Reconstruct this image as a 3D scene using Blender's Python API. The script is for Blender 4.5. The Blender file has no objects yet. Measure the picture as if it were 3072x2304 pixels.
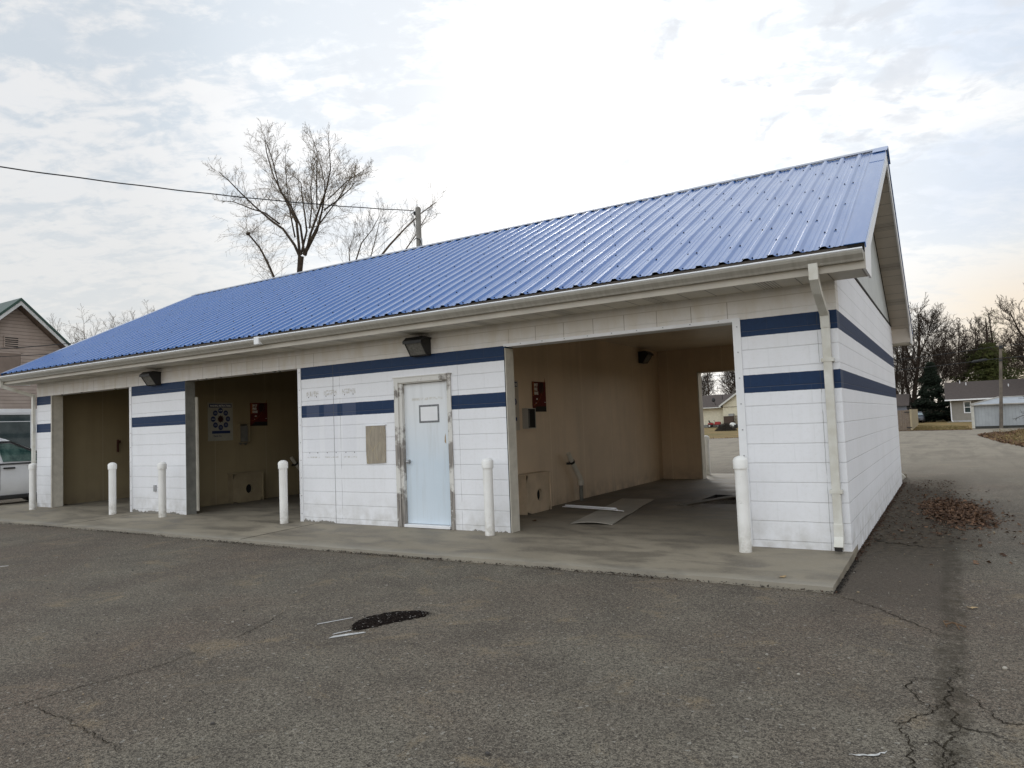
import bpy, math, random
from mathutils import Vector, Matrix
R = math.radians
sc = bpy.context.scene
col = sc.collection

# ------------------------------------------------------------------ camera
cam_d = bpy.data.cameras.new('camera')
cam_d.sensor_width = 36; cam_d.lens = 24.80
cam_d.clip_start = 0.05; cam_d.clip_end = 3000
cam = bpy.data.objects.new('camera', cam_d); col.objects.link(cam)
CP = Vector((0.9286, -7.816, 1.3918))
rt = Vector((0.848099, 0.528392, -0.039128)); up = Vector((0.064082, -0.028988, 0.997524)); fw = Vector((-0.525949, 0.848506, 0.058445))
m = Matrix.Identity(4)
for i in range(3):
    m[i][0] = rt[i]; m[i][1] = up[i]; m[i][2] = -fw[i]; m[i][3] = CP[i]
cam.matrix_world = m
sc.camera = cam

# ------------------------------------------------------------------ world, sun, exposure
SUN_EL, SUN_AZ = 21.0, -28.0           # azimuth measured from +y towards +x
sd = Vector((math.sin(R(SUN_AZ))*math.cos(R(SUN_EL)), math.cos(R(SUN_AZ))*math.cos(R(SUN_EL)), math.sin(R(SUN_EL))))
w = bpy.data.worlds.new('World'); sc.world = w; w.use_nodes = True

class NT:
    def __init__(s, tree): s.t = tree; s.n = tree.nodes; s.l = tree.links
    def new(s, kind, **kw):
        n = s.n.new(kind)
        for k, v in kw.items(): setattr(n, k, v)
        return n
    def put(s, sock, v):
        if v is None: return
        if hasattr(v, 'is_linked') or isinstance(v, bpy.types.NodeSocket): s.l.new(v, sock)
        else:
            if sock.type == 'RGBA' and len(v) == 3: v = (*v, 1)
            sock.default_value = v
    def math(s, op, a, b=None, c=None, clamp=False):
        n = s.new('ShaderNodeMath', operation=op, use_clamp=clamp)
        s.put(n.inputs[0], a)
        if b is not None: s.put(n.inputs[1], b)
        if c is not None: s.put(n.inputs[2], c)
        return n.outputs[0]
    def vmath(s, op, a, b=None):
        n = s.new('ShaderNodeVectorMath', operation=op); s.put(n.inputs[0], a)
        if b is not None:
            if op == 'SCALE': s.put(n.inputs[3], b)
            else: s.put(n.inputs[1], b)
        return n.outputs['Value'] if op in ('DOT_PRODUCT', 'LENGTH') else n.outputs[0]
    def sep(s, v):
        n = s.new('ShaderNodeSeparateXYZ'); s.put(n.inputs[0], v); return n.outputs
    def comb(s, x, y, z):
        n = s.new('ShaderNodeCombineXYZ')
        for i, v in enumerate((x, y, z)): s.put(n.inputs[i], v)
        return n.outputs[0]
    def noise(s, vec, scale, detail=4, rough=.55, dist=0):
        n = s.new('ShaderNodeTexNoise'); s.put(n.inputs['Vector'], vec)
        n.inputs['Scale'].default_value = scale; n.inputs['Detail'].default_value = detail
        n.inputs['Roughness'].default_value = rough; n.inputs['Distortion'].default_value = dist
        return n.outputs['Fac']
    def voro(s, vec, scale, out='Color', feature='F1', rnd=1):
        n = s.new('ShaderNodeTexVoronoi', feature=feature); s.put(n.inputs['Vector'], vec); n.inputs['Scale'].default_value = scale
        n.inputs['Randomness'].default_value = rnd
        return n.outputs[out]
    def mix(s, f, a, b, blend='MIX'):
        n = s.new('ShaderNodeMix', data_type='RGBA', blend_type=blend)
        s.put(n.inputs[0], f); s.put(n.inputs[6], a); s.put(n.inputs[7], b)
        return n.outputs[2]
    def rng(s, v, a, b, c=0, d=1, smooth=False):
        n = s.new('ShaderNodeMapRange'); n.clamp = True
        if smooth: n.interpolation_type = 'SMOOTHSTEP'
        s.put(n.inputs[0], v)
        for i, x in enumerate((a, b, c, d)): n.inputs[1+i].default_value = x
        return n.outputs[0]
    def ramp(s, f, stops):
        n = s.new('ShaderNodeValToRGB'); s.put(n.inputs[0], f); e = n.color_ramp.elements
        while len(e) < len(stops): e.new(.5)
        for i, (p, c) in enumerate(stops): e[i].position = p; e[i].color = (*c, 1)
        return n.outputs[0]
    def pos(s): return s.new('ShaderNodeNewGeometry').outputs['Position']

wt = NT(w.node_tree)
bg = w.node_tree.nodes['Background']
sky = wt.new('ShaderNodeTexSky', sky_type='NISHITA'); sky.sun_disc = False
sky.sun_elevation = R(SUN_EL); sky.sun_rotation = R(SUN_AZ)
dirv = wt.new('ShaderNodeTexCoord').outputs['Generated']
dx, dy, dz = wt.sep(dirv)
zz = wt.math('ADD', wt.math('MAXIMUM', dz, 0.0), 0.20)
px_, py_ = wt.math('DIVIDE', dx, zz), wt.math('DIVIDE', dy, zz)
pv = wt.comb(px_, py_, 0.0)
# streaky clouds: stretch a little along one direction
pst = wt.comb(wt.math('ADD', wt.math('MULTIPLY', px_, 0.8), wt.math('MULTIPLY', py_, 0.5)),
              wt.math('SUBTRACT', wt.math('MULTIPLY', py_, 1.5), wt.math('MULTIPLY', px_, .9)), 3.7)
big = wt.noise(pst, 1.3, 5, .5, .3)
mid = wt.noise(pst, 7.0, 8, .60, .45)
fine = wt.noise(pv, 22.0, 6, .6, .3)
sunv = wt.vmath('DOT_PRODUCT', dirv, tuple(Vector((-.36, .85, .39)).normalized()))
glow = wt.rng(sunv, .80, .985, 0, 1, True)
glow2 = wt.rng(sunv, .962, .999, 0, 1, True)
cl = wt.math('ADD', wt.math('ADD', wt.math('MULTIPLY', big, .28), wt.math('MULTIPLY', mid, .50)), wt.math('MULTIPLY', fine, .22))
cover = wt.rng(cl, .43, .55, 0, 1, True)          # 0 gap / thin grey, 1 bright cloud
base = wt.mix(cover, (.58, .635, .69), (.77, .775, .78))
lowz = wt.rng(dz, .10, .40, 1, 0, True)
base = wt.mix(wt.math('MULTIPLY', lowz, .72), base, (.69, .685, .665))
# yellowish break low down on the right of the sun
side = wt.math('MULTIPLY', wt.rng(dx, -.1, .08, 0, 1, True), wt.rng(dz, .10, .20, 1, 0, True))
base = wt.mix(wt.math('MULTIPLY', side, .75), base, (.80, .66, .50))
side2 = wt.math('MULTIPLY', wt.rng(dx, -.12, .05, 0, 1, True), wt.math('MULTIPLY', wt.rng(dz, .16, .24, 0, 1, True), wt.rng(big, .45, .6, 1, 0, True)))
base = wt.mix(wt.math('MULTIPLY', side2, .55), base, (.47, .55, .68))
gain = wt.math('ADD', 1.0, wt.math('ADD', wt.math('MULTIPLY', glow, .36), wt.math('MULTIPLY', glow2, 1.5)))
# small grey puffs in front of the glow
puff = wt.math('MULTIPLY', wt.math('MULTIPLY', wt.rng(wt.noise(wt.vmath('ADD', pv, (3.1, 1.7, .6)), 10.0, 5, .55, .5), .49, .66, 0, 1, True), wt.rng(dz, .22, .34, 0, 1, True)), wt.rng(dx, -.62, -.25, .25, 1, True))
base = wt.vmath('SCALE', base, gain)
base = wt.mix(wt.math('MULTIPLY', wt.math('SUBTRACT', 1.0, cover), wt.rng(sunv, .86, .97, 0, .75)), base, (.78, .81, .85))
base = wt.mix(wt.math('MULTIPLY', puff, wt.rng(sunv, .86, .97, .55, .86)), base, (.70, .73, .775))
# the sky half behind the camera is boosted to brighten the front walls
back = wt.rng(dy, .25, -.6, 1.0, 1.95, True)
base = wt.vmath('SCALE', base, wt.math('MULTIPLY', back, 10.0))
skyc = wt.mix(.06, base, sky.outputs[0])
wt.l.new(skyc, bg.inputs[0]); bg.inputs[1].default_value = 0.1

sl = bpy.data.lights.new('sun', 'SUN'); sl.energy = 0.9; sl.angle = R(14); sl.color = (1, .95, .87)
so = bpy.data.objects.new('sun', sl); col.objects.link(so)
so.rotation_euler = (-sd).to_track_quat('-Z', 'Y').to_euler()
sc.view_settings.view_transform = 'Standard'; sc.view_settings.look = 'None'
sc.view_settings.exposure = 0.16; sc.view_settings.gamma = 1
sc.cycles.max_bounces = 8; sc.cycles.diffuse_bounces = 5

# ------------------------------------------------------------------ helpers
def tag(o, label=None, cat=None, group=None, kind=None):
    if label: o['label'] = label
    if cat: o['category'] = cat
    if group: o['group'] = group
    if kind: o['kind'] = kind
    return o
def empty(name, loc=(0, 0, 0), rz=0, **k):
    o = bpy.data.objects.new(name, None); col.objects.link(o); o.location = loc; o.rotation_euler = (0, 0, rz)
    return tag(o, **k)
class MB:
    """collects faces; loc = origin subtracted so that a parented part sits in world coordinates"""
    def __init__(s): s.v = []; s.f = []; s.mi = []; s.m = 0
    def face(s, pts, mi=None):
        b = len(s.v); s.v += [tuple(p) for p in pts]; s.f.append(tuple(range(b, b+len(pts)))); s.mi.append(s.m if mi is None else mi)
    def hexa(s, p):                    # 8 points: bottom 4 (ccw from above), top 4
        b = len(s.v); s.v += [tuple(q) for q in p]
        for f in ((3, 2, 1, 0), (4, 5, 6, 7), (0, 1, 5, 4), (1, 2, 6, 5), (2, 3, 7, 6), (3, 0, 4, 7)):
            s.f.append(tuple(b+i for i in f)); s.mi.append(s.m)
        return s
    def box(s, x0, x1, y0, y1, z0, z1):
        return s.hexa([(x0, y0, z0), (x1, y0, z0), (x1, y1, z0), (x0, y1, z0), (x0, y0, z1), (x1, y0, z1), (x1, y1, z1), (x0, y1, z1)])
    def bar(s, a, b, w, h, upv=(0, 0, 1)):   # rectangular bar from a to b
        a, b = Vector(a), Vector(b); d = (b-a).normalized(); u = Vector(upv)
        sx = d.cross(u).normalized()*w/2; sz = sx.cross(d).normalized()*h/2
        return s.hexa([a-sx-sz, a+sx-sz, b+sx-sz, b-sx-sz, a-sx+sz, a+sx+sz, b+sx+sz, b-sx+sz])
    def tube(s, pts, rad, n=8, cap=True):
        pts = [Vector(p) for p in pts]; b = len(s.v); k = len(pts)
        if not isinstance(rad, (list, tuple)): rad = [rad]*k
        ref = None
        for i, p in enumerate(pts):
            d = (pts[min(i+1, k-1)]-pts[max(i-1, 0)])
            d = d.normalized() if d.length > 1e-9 else Vector((0, 0, 1))
            if ref is None: ref = d.orthogonal().normalized()
            else:
                ref = ref-d*ref.dot(d); ref = ref.normalized() if ref.length > 1e-6 else d.orthogonal().normalized()
            q = d.cross(ref)
            for j in range(n):
                a = 2*math.pi*j/n
                s.v.append(tuple(p+(ref*math.cos(a)+q*math.sin(a))*rad[i]))
        for i in range(k-1):
            for j in range(n):
                s.f.append((b+i*n+j, b+i*n+(j+1) % n, b+(i+1)*n+(j+1) % n, b+(i+1)*n+j)); s.mi.append(s.m)
        if cap:
            s.f.append(tuple(b+j for j in reversed(range(n)))); s.f.append(tuple(b+(k-1)*n+j for j in range(n))); s.mi += [s.m, s.m]
        return s
    def prism(s, poly, axis, a, b):      # 2D poly extruded along axis 'x','y','z' from a to b
        def P(u, v, t): return {'x': (t, u, v), 'y': (u, t, v), 'z': (u, v, t)}[axis]
        n = len(poly); o = len(s.v)
        s.v += [P(u, v, a) for u, v in poly]+[P(u, v, b) for u, v in poly]
        s.f.append(tuple(o+i for i in reversed(range(n)))); s.f.append(tuple(o+n+i for i in range(n))); s.mi += [s.m, s.m]
        for i in range(n):
            j = (i+1) % n; s.f.append((o+i, o+j, o+n+j, o+n+i)); s.mi.append(s.m)
        return s
    def lathe(s, prof, c=(0, 0, 0), n=20):   # prof list of (r,z)
        b = len(s.v); k = len(prof)
        for r, z in prof:
            for j in range(n):
                a = 2*math.pi*j/n; s.v.append((c[0]+r*math.cos(a), c[1]+r*math.sin(a), c[2]+z))
        for i in range(k-1):
            for j in range(n):
                s.f.append((b+i*n+j, b+i*n+(j+1) % n, b+(i+1)*n+(j+1) % n, b+(i+1)*n+j)); s.mi.append(s.m)
        s.f.append(tuple(b+j for j in reversed(range(n)))); s.f.append(tuple(b+(k-1)*n+j for j in range(n))); s.mi += [s.m, s.m]
        return s
    def ball(s, c, rx, ry, rz, nu=12, nv=8):
        b = len(s.v)
        for i in range(nv+1):
            t = math.pi*i/nv
            for j in range(nu):
                a = 2*math.pi*j/nu
                s.v.append((c[0]+rx*math.sin(t)*math.cos(a), c[1]+ry*math.sin(t)*math.sin(a), c[2]+rz*math.cos(t)))
        for i in range(nv):
            for j in range(nu):
                s.f.append((b+i*nu+j, b+(i+1)*nu+j, b+(i+1)*nu+(j+1) % nu, b+i*nu+(j+1) % nu)); s.mi.append(s.m)
        return s
    def build(s, name, mat, parent=None, smooth=False, bevel=0, world=True, fix=True):
        me = bpy.data.meshes.new(name)
        off = Vector((0, 0, 0)); inv = None
        if parent is not None and world:
            inv = world_m(parent).inverted(); vs = [tuple(inv @ Vector(v)) for v in s.v]
        else: vs = s.v
        me.from_pydata(vs, [], s.f); me.update()
        mats = mat if isinstance(mat, (list, tuple)) else [mat]
        for mm in mats: me.materials.append(mm)
        if len(mats) > 1: me.polygons.foreach_set('material_index', s.mi)
        if smooth: me.polygons.foreach_set('use_smooth', [True]*len(me.polygons))
        if fix and len(s.f) < 20000:
            import bmesh
            bm = bmesh.new(); bm.from_mesh(me); bmesh.ops.recalc_face_normals(bm, faces=bm.faces); bm.to_mesh(me); bm.free()
        o = bpy.data.objects.new(name, me); col.objects.link(o)
        if parent is not None: o.parent = parent
        if smooth and smooth != 'all':
            try: me.set_sharp_from_angle(angle=R(40))
            except Exception: pass
        if bevel:
            bv = o.modifiers.new('bevel', 'BEVEL'); bv.width = bevel; bv.segments = 2; bv.limit_method = 'ANGLE'
        return o
def world_m(o):
    mm = Matrix.Translation(o.location) @ o.rotation_euler.to_matrix().to_4x4()
    return (world_m(o.parent) @ mm) if o.parent else mm
def copy_tree(o, parent=None):
    c = o.copy(); col.objects.link(c); c.parent = parent
    for ch in [x for x in bpy.data.objects if x.parent == o]: copy_tree(ch, c)
    return c
def text_mesh(name, s, size, origin, udir, vdir, mat, parent, sx=1.0, align='LEFT', bold=0.0):
    cu = bpy.data.curves.new('tmp', 'FONT'); cu.body = s; cu.size = size; cu.align_x = align; cu.extrude = 0.0015; cu.offset = bold
    t = bpy.data.objects.new('tmp', cu); col.objects.link(t)
    dg = bpy.context.evaluated_depsgraph_get(); me = bpy.data.meshes.new_from_object(t.evaluated_get(dg))
    bpy.data.objects.remove(t); bpy.data.curves.remove(cu)
    u, v = Vector(udir), Vector(vdir); n = u.cross(v); inv = world_m(parent).inverted() if parent else Matrix.Identity(4)
    for q in me.vertices: q.co = inv @ (Vector(origin)+u*q.co.x*sx+v*q.co.y+n*(q.co.z+.0016))
    me.materials.clear(); me.materials.append(mat); me.name = name
    o = bpy.data.objects.new(name, me); col.objects.link(o); o.parent = parent
    return o

# ------------------------------------------------------------------ materials
def mat(name): 
    mm = bpy.data.materials.new(name); mm.use_nodes = True
    return mm, NT(mm.node_tree), mm.node_tree.nodes['Principled BSDF']
def bump(t, b, h, strength=.3, dist=.01):
    n = t.new('ShaderNodeBump'); n.inputs['Strength'].default_value = strength; n.inputs['Distance'].default_value = dist
    t.put(n.inputs['Height'], h); t.l.new(n.outputs[0], b.inputs['Normal'])
def simple(name, c, rough=.6, metal=0, var=.12, scale=3, bmp=0, bscale=40, spec=.5, c2=None):
    mm, t, b = mat(name); p = t.pos()
    n = t.noise(p, scale, 5, .6)
    c2 = c2 or tuple(x*(1-var*2) for x in c)
    t.put(b.inputs['Base Color'], t.mix(t.rng(n, .35, .68), c, c2))
    b.inputs['Roughness'].default_value = rough; b.inputs['Metallic'].default_value = metal
    b.inputs['Specular IOR Level'].default_value = spec
    if bmp: bump(t, b, t.noise(p, bscale, 4), bmp, .01)
    return mm

NAVY = (.0050, .023, .068)
Z0C = 0.2757   # height of the first bed joint
def boxmask(t, a, z, a0, a1, z0, z1, s=.01):
    m1 = t.math('MULTIPLY', t.rng(a, a0-s, a0+s), t.rng(a, a1-s, a1+s, 1, 0))
    m2 = t.math('MULTIPLY', t.rng(z, z0-s, z0+s), t.rng(z, z1-s, z1+s, 1, 0))
    return t.math('MULTIPLY', m1, m2)
def line(t, a, x, w): return t.rng(t.math('ABSOLUTE', t.math('SUBTRACT', a, x)), w*.5, w, 1, 0)
def block_mat(name, axis, front=True, stripes=True, grime=0.0):
    mm, t, b = mat(name); p = t.pos(); X, Y, Z = t.sep(p); a = X if axis == 'x' else Y
    br = t.new('ShaderNodeTexBrick'); br.offset = .5; br.squash = 1
    wob = t.math('MULTIPLY', t.math('SUBTRACT', t.noise(p, 1.6, 2), .5), .006)
    t.put(br.inputs['Vector'], t.comb(t.math('SUBTRACT', a, -3.94 if axis == 'x' else .02), t.math('ADD', t.math('SUBTRACT', Z, Z0C-.2032), wob), 0.0))
    br.inputs['Scale'].default_value = 1; br.inputs['Brick Width'].default_value = .4064; br.inputs['Row Height'].default_value = .2032
    br.inputs['Mortar Size'].default_value = .0042; br.inputs['Mortar Smooth'].default_value = .35
    fac = br.outputs['Fac']
    # bed joints stay readable, head joints are nearly filled with paint
    fz = t.math('FRACT', t.math('DIVIDE', t.math('ADD', t.math('SUBTRACT', Z, Z0C-.2032), wob), .2032))
    bed = t.rng(t.math('ABSOLUTE', t.math('SUBTRACT', t.math('ABSOLUTE', t.math('SUBTRACT', fz, .5)), .5)), .012, .032, 1, 0)
    big = t.noise(p, 1.1, 5, .6); small = t.noise(p, 22, 4, .7)
    white = t.mix(t.rng(big, .3, .7), (.81, .82, .845), (.76, .77, .79))
    white = t.mix(t.math('MULTIPLY', t.rng(small, .5, .75), .25), white, (.60, .60, .58))
    # rain streaks and splash dirt low on the wall
    sv = t.comb(t.math('MULTIPLY', X, 9), t.math('MULTIPLY', Y, 9), t.math('MULTIPLY', Z, .5))
    streak = t.noise(sv, 1.0, 4, .6)
    white = t.mix(t.math('MULTIPLY', t.rng(streak, .50, .75), .10), white, (.54, .53, .49))
    low = t.math('MULTIPLY', t.rng(Z, .0, .45, 1, 0), t.rng(t.noise(p, 6, 4), .35, .7))
    white = t.mix(t.math('MULTIPLY', low, .62), white, (.40, .385, .34))
    c = white
    if stripes:
        zj = t.math('ADD', Z, t.math('MULTIPLY', t.math('SUBTRACT', t.noise(p, 14, 3), .5), .008))
        s = t.math('ADD', boxmask(t, zj, zj, -9, 9, 2.250, 2.442, .0015), boxmask(t, zj, zj, -9, 9, 1.640, 1.832, .0015), clamp=True)
        nav = t.mix(t.rng(small, .3, .8), NAVY, tuple(x*1.35 for x in NAVY))
        c = t.mix(s, white, nav)
    jc = .20 if front else .13
    if stripes: c = t.mix(t.math('MULTIPLY', bed, jc), c, (.17, .165, .155))
    c = t.mix(t.math('MULTIPLY', fac, .05), c, (.22, .21, .2))
    h = t.math('SUBTRACT', t.math('MULTIPLY', t.noise(p, 55, 4, .7), .22), t.math('ADD', t.math('MULTIPLY', bed, .8), t.math('MULTIPLY', fac, .5)))
    if front and stripes:
        # old vertical joints of the pilasters, ghost marks of removed signs, peeling paint at the foot
        jn = t.math('ADD', X, t.math('MULTIPLY', t.math('SUBTRACT', t.noise(p, 5, 3), .5), .02))
        for x0, k, wd in ((-7.18, .8, .006), (-7.04, .5, .005), (-4.79, .35, .005), (-.19, .45, .005)):
            brk = t.rng(t.noise(t.comb(Z, x0, 0.0), 5, 3), .35, .5)
            c = t.mix(t.math('MULTIPLY', t.math('MULTIPLY', line(t, jn, x0, wd), brk if k < .7 else 1.0), k), c, (.06, .055, .05))
        for x0, x1 in ((-7.78, -7.50), (-7.39, -7.10), (-6.99, -6.71)):
            g = boxmask(t, X, Z, x0, x1, 1.00, 2.05, .008)
            c = t.mix(t.math('MULTIPLY', g, .09), c, (.45, .46, .56))
            e = boxmask(t, X, Z, x0, x1, 1.97, 2.05, .004)
            e2 = boxmask(t, X, Z, x0, x1, 1.0, 1.02, .004)
            rag = t.rng(t.noise(p, 30, 4), .42, .6)
            c = t.mix(t.math('MULTIPLY', t.math('ADD', e, e2, clamp=True), t.math('MULTIPLY', rag, .55)), c, (.30, .26, .17))
            for q in (x0+.05, x1-.05):
                for zq in (1.96, 1.08):
                    dd = t.math('ADD', t.math('POWER', t.math('SUBTRACT', X, q), 2), t.math('POWER', t.math('SUBTRACT', Z, zq), 2))
                    c = t.mix(t.math('LESS_THAN', dd, .009**2), c, (.05, .045, .04))
        pn = t.noise(p, 7, 6, .65)
        hgt = t.math('ADD', .012, t.math('ADD', t.math('MULTIPLY', t.math('SUBTRACT', t.noise(t.comb(X, 0.0, 0.0), 3.2, 3, .5), .42), .20), t.math('MULTIPLY', t.math('SUBTRACT', t.noise(p, 16, 6, .7), .5), .14)))
        zone = t.math('ADD', t.math('ADD', boxmask(t, X, Z, -12.75, -11.0, -1, .5, .05), boxmask(t, X, Z, -7.93, -7.16, -1, .5, .04)),
                      t.math('ADD', t.math('MULTIPLY', boxmask(t, X, Z, -4.72, -4.03, -1, .5, .03), .9), t.math('MULTIPLY', boxmask(t, X, Z, -.96, 0, -1, .5, .03), .25)), clamp=True)
        peel = t.math('MULTIPLY', t.math('LESS_THAN', t.math('ADD', Z, t.math('MULTIPLY', t.math('SUBTRACT', 1.0, zone), .3)), hgt), t.math('GREATER_THAN', zone, .1))
        c = t.mix(peel, c, (.22, .21, .185)); h = t.math('SUBTRACT', h, t.math('MULTIPLY', peel, .8))
    if not stripes:    # header above the bays: soldier-like joints over the openings
        ph = t.math('FRACT', t.math('DIVIDE', t.math('SUBTRACT', X, -3.94), .4064))
        vj = t.rng(t.math('MINIMUM', ph, t.math('SUBTRACT', 1.0, ph)), .006, .014, 1, 0)
        inop = t.math('ADD', t.math('ADD', boxmask(t, X, Z, -15.9, -12.4, 2.44, 2.65, .002), boxmask(t, X, Z, -11.2, -7.4, 2.44, 2.65, .002)), boxmask(t, X, Z, -4.3, -.7, 2.44, 2.65, .002), clamp=True)
        hl = line(t, Z, 2.652, .007)
        vj = t.math('MULTIPLY', vj, inop)
        c = t.mix(t.math('MULTIPLY', vj, .85), c, (.10, .09, .075)); c = t.mix(t.math('MULTIPLY', hl, .45), c, (.2, .18, .15))
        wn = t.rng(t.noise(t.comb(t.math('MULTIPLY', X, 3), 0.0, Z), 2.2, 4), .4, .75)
        c = t.mix(t.math('ADD', .40, t.math('MULTIPLY', wn, .4)), c, (.60, .55, .455))  # beige tint paints the soffit's shade onto the white header
        for xs in (-5.35, -11.8):   # soot above the wall lamps
            g = t.math('MULTIPLY', t.rng(t.math('ABSOLUTE', t.math('SUBTRACT', X, xs)), .05, .25, 1, 0, True), t.rng(Z, 2.45, 2.75))
            c = t.mix(t.math('MULTIPLY', t.math('MULTIPLY', g, t.rng(small, .3, .6)), .6), c, (.09, .08, .07))
    t.put(b.inputs['Base Color'], c); b.inputs['Roughness'].default_value = .6; b.inputs['Specular IOR Level'].default_value = .3 if front else .12
    bump(t, b, h, .55, .006)
    return mm
M = {}
M['block_front'] = block_mat('painted_block_front', 'x')
M['block_header'] = block_mat('painted_block_header', 'x', stripes=False)
M['block_side'] = block_mat('painted_block_side', 'y', front=False)
M['white_trim'] = simple('white_vinyl', (.78, .79, .80), .4, var=.05)
def bollard_mat():
    mm, t, b = mat('bollard_plastic'); p = t.pos(); Z = t.sep(p)[2]
    c = t.mix(t.rng(t.noise(p, 4, 4), .35, .7), (.81, .81, .785), (.73, .725, .69))
    low = t.math('MULTIPLY', t.rng(Z, .0, .30, 1, 0), t.rng(t.noise(p, 14, 5, .7), .35, .65)); c = t.mix(t.math('MULTIPLY', low, .75), c, (.34, .31, .25))
    sc_ = t.rng(t.noise(t.comb(t.math('MULTIPLY', t.sep(p)[0], 12), t.math('MULTIPLY', t.sep(p)[1], 12), t.math('MULTIPLY', Z, 40)), 1, 3, .6), .66, .74); c = t.mix(t.math('MULTIPLY', sc_, .45), c, (.30, .29, .27))
    t.put(b.inputs['Base Color'], c); b.inputs['Roughness'].default_value = .45; return mm
M['bollard'] = bollard_mat()
M['beige_trim'] = simple('beige_trim', (.60, .57, .49), .5, var=.1, scale=6)
M['grey_block'] = simple('bare_block', (.20, .20, .18), .85, var=.2, scale=5, bmp=.5)
M['black'] = simple('black_housing', (.012, .012, .013), .5, var=.1)
M['dark_gap'] = simple('dark_gap', (.02, .018, .016), .9)
M['deck'] = simple('deck_edge', (.075, .062, .052), .9)
M['galv'] = simple('galvanised', (.45, .46, .47), .45, metal=.6, var=.15, scale=8)
M['dirt_line'] = simple('wet_debris', (.030, .024, .018), .95, var=.3, scale=20, bmp=.8)
M['navy_print'] = simple('navy_print', (.012, .03, .12), .4)
M['sign_white'] = simple('sign_white', (.62, .62, .58), .5, var=.12, scale=9)
M['letter_white'] = simple('letter_white', (.80, .79, .74), .8, var=.05)
M['pit'] = simple('pit_black', (.006, .006, .006), .9)
M['cardboard'] = simple('fibreboard_sheet', (.40, .37, .31), .7, var=.12, scale=2.5, bmp=.2)

def metal_roof():
    mm, t, b = mat('blue_roof_steel'); p = t.pos()
    n = t.noise(p, 1.2, 5, .6); n2 = t.noise(t.comb(t.math('MULTIPLY', t.sep(p)[0], 8), t.sep(p)[1], 0.0), 1.5, 4)
    c = t.mix(t.rng(n, .3, .7), (.0008, .088, .330), (.002, .098, .345))
    c = t.mix(t.math('MULTIPLY', t.rng(n2, .5, .8), .25), c, (.06, .15, .36))
    wn = t.new('ShaderNodeTexWhiteNoise', noise_dimensions='1D'); t.put(wn.inputs['W'], t.math('FLOOR', t.math('DIVIDE', t.sep(p)[0], .96)))
    c = t.mix(t.math('MULTIPLY', wn.outputs['Value'], .25), c, (.015, .10, .29))
    t.put(b.inputs['Base Color'], c); t.put(b.inputs['Roughness'], t.math('ADD', t.rng(n2, .3, .8, .32, .46), t.math('MULTIPLY', wn.outputs['Value'], .06)))
    b.inputs['Specular IOR Level'].default_value = .7; b.inputs['Coat Weight'].default_value = .9; b.inputs['Coat Roughness'].default_value = .2
    bump(t, b, t.noise(p, 2.5, 2), .06, .02)
    return mm
M['roof'] = metal_roof()
M['screw'] = simple('screw_head', (.006, .007, .015), .9, spec=.05)
def gutter_mat():
    mm, t, b = mat('aged_white_gutter'); p = t.pos(); X, Y, Z = t.sep(p)
    st = t.noise(t.comb(t.math('MULTIPLY', X, 30), 0.0, t.math('MULTIPLY', Z, 3)), 1, 4, .6)
    c = t.mix(t.math('MULTIPLY', t.rng(st, .42, .75), t.rng(Z, 2.89, 2.83, .1, .45)), (.42, .405, .36), (.20, .18, .14))
    t.put(b.inputs['Base Color'], c); b.inputs['Roughness'].default_value = .38
    return mm
M['gutter'] = gutter_mat()
M['fascia'] = simple('cream_fascia', (.47, .435, .365), .45, var=.1, scale=2.5)
M['lip'] = simple('gutter_lip', (.80, .82, .84), .3, var=.05)
def soffit_mat(name, axis, c1=(.62, .59, .52), sp=.30):
    mm, t, b = mat(name); p = t.pos(); X, Y, Z = t.sep(p); a = X if axis == 'x' else Y
    f = t.math('FRACT', t.math('DIVIDE', a, sp))
    g = t.rng(t.math('ABSOLUTE', t.math('SUBTRACT', f, .5)), .47, .495)
    f3 = t.math('FRACT', t.math('DIVIDE', a, sp*4))
    vent = t.math('MULTIPLY', t.rng(t.math('ABSOLUTE', t.math('SUBTRACT', f3, .5)), .08, .10, 1, 0), t.math('GREATER_THAN', t.math('FRACT', t.math('MULTIPLY', a, 34)), .45))
    c = t.mix(t.rng(t.noise(p, 2, 4), .35, .75), c1, tuple(x*.8 for x in c1))
    c = t.mix(t.math('MULTIPLY', vent, .55), c, (.12, .11, .10)); c = t.mix(t.math('MULTIPLY', g, .8), c, (.10, .09, .08))
    t.put(b.inputs['Base Color'], c); b.inputs['Roughness'].default_value = .5
    bump(t, b, t.math('SUBTRACT', 1.0, g), .5, .006)
    return mm
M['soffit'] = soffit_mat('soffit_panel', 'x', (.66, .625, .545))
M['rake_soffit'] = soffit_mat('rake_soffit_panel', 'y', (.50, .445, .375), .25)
def ribbed(name, c, axis, sp, rough=.5):
    mm, t, b = mat(name); p = t.pos(); s = t.sep(p); a = s[{'x': 0, 'y': 1, 'z': 2}[axis]]
    f = t.math('FRACT', t.math('DIVIDE', a, sp)); g = t.rng(f, .0, .10, 1, 0)
    c_ = t.mix(t.rng(t.noise(p, 3, 5), .3, .7), c, tuple(x*.84 for x in c))
    t.put(b.inputs['Base Color'], t.mix(t.math('MULTIPLY', g, .6), c_, tuple(x*.35 for x in c)))
    b.inputs['Roughness'].default_value = rough
    bump(t, b, f, .6, .012)
    return mm
M['gable_siding'] = ribbed('gable_siding', (.50, .53, .52), 'y', .102)
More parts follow.
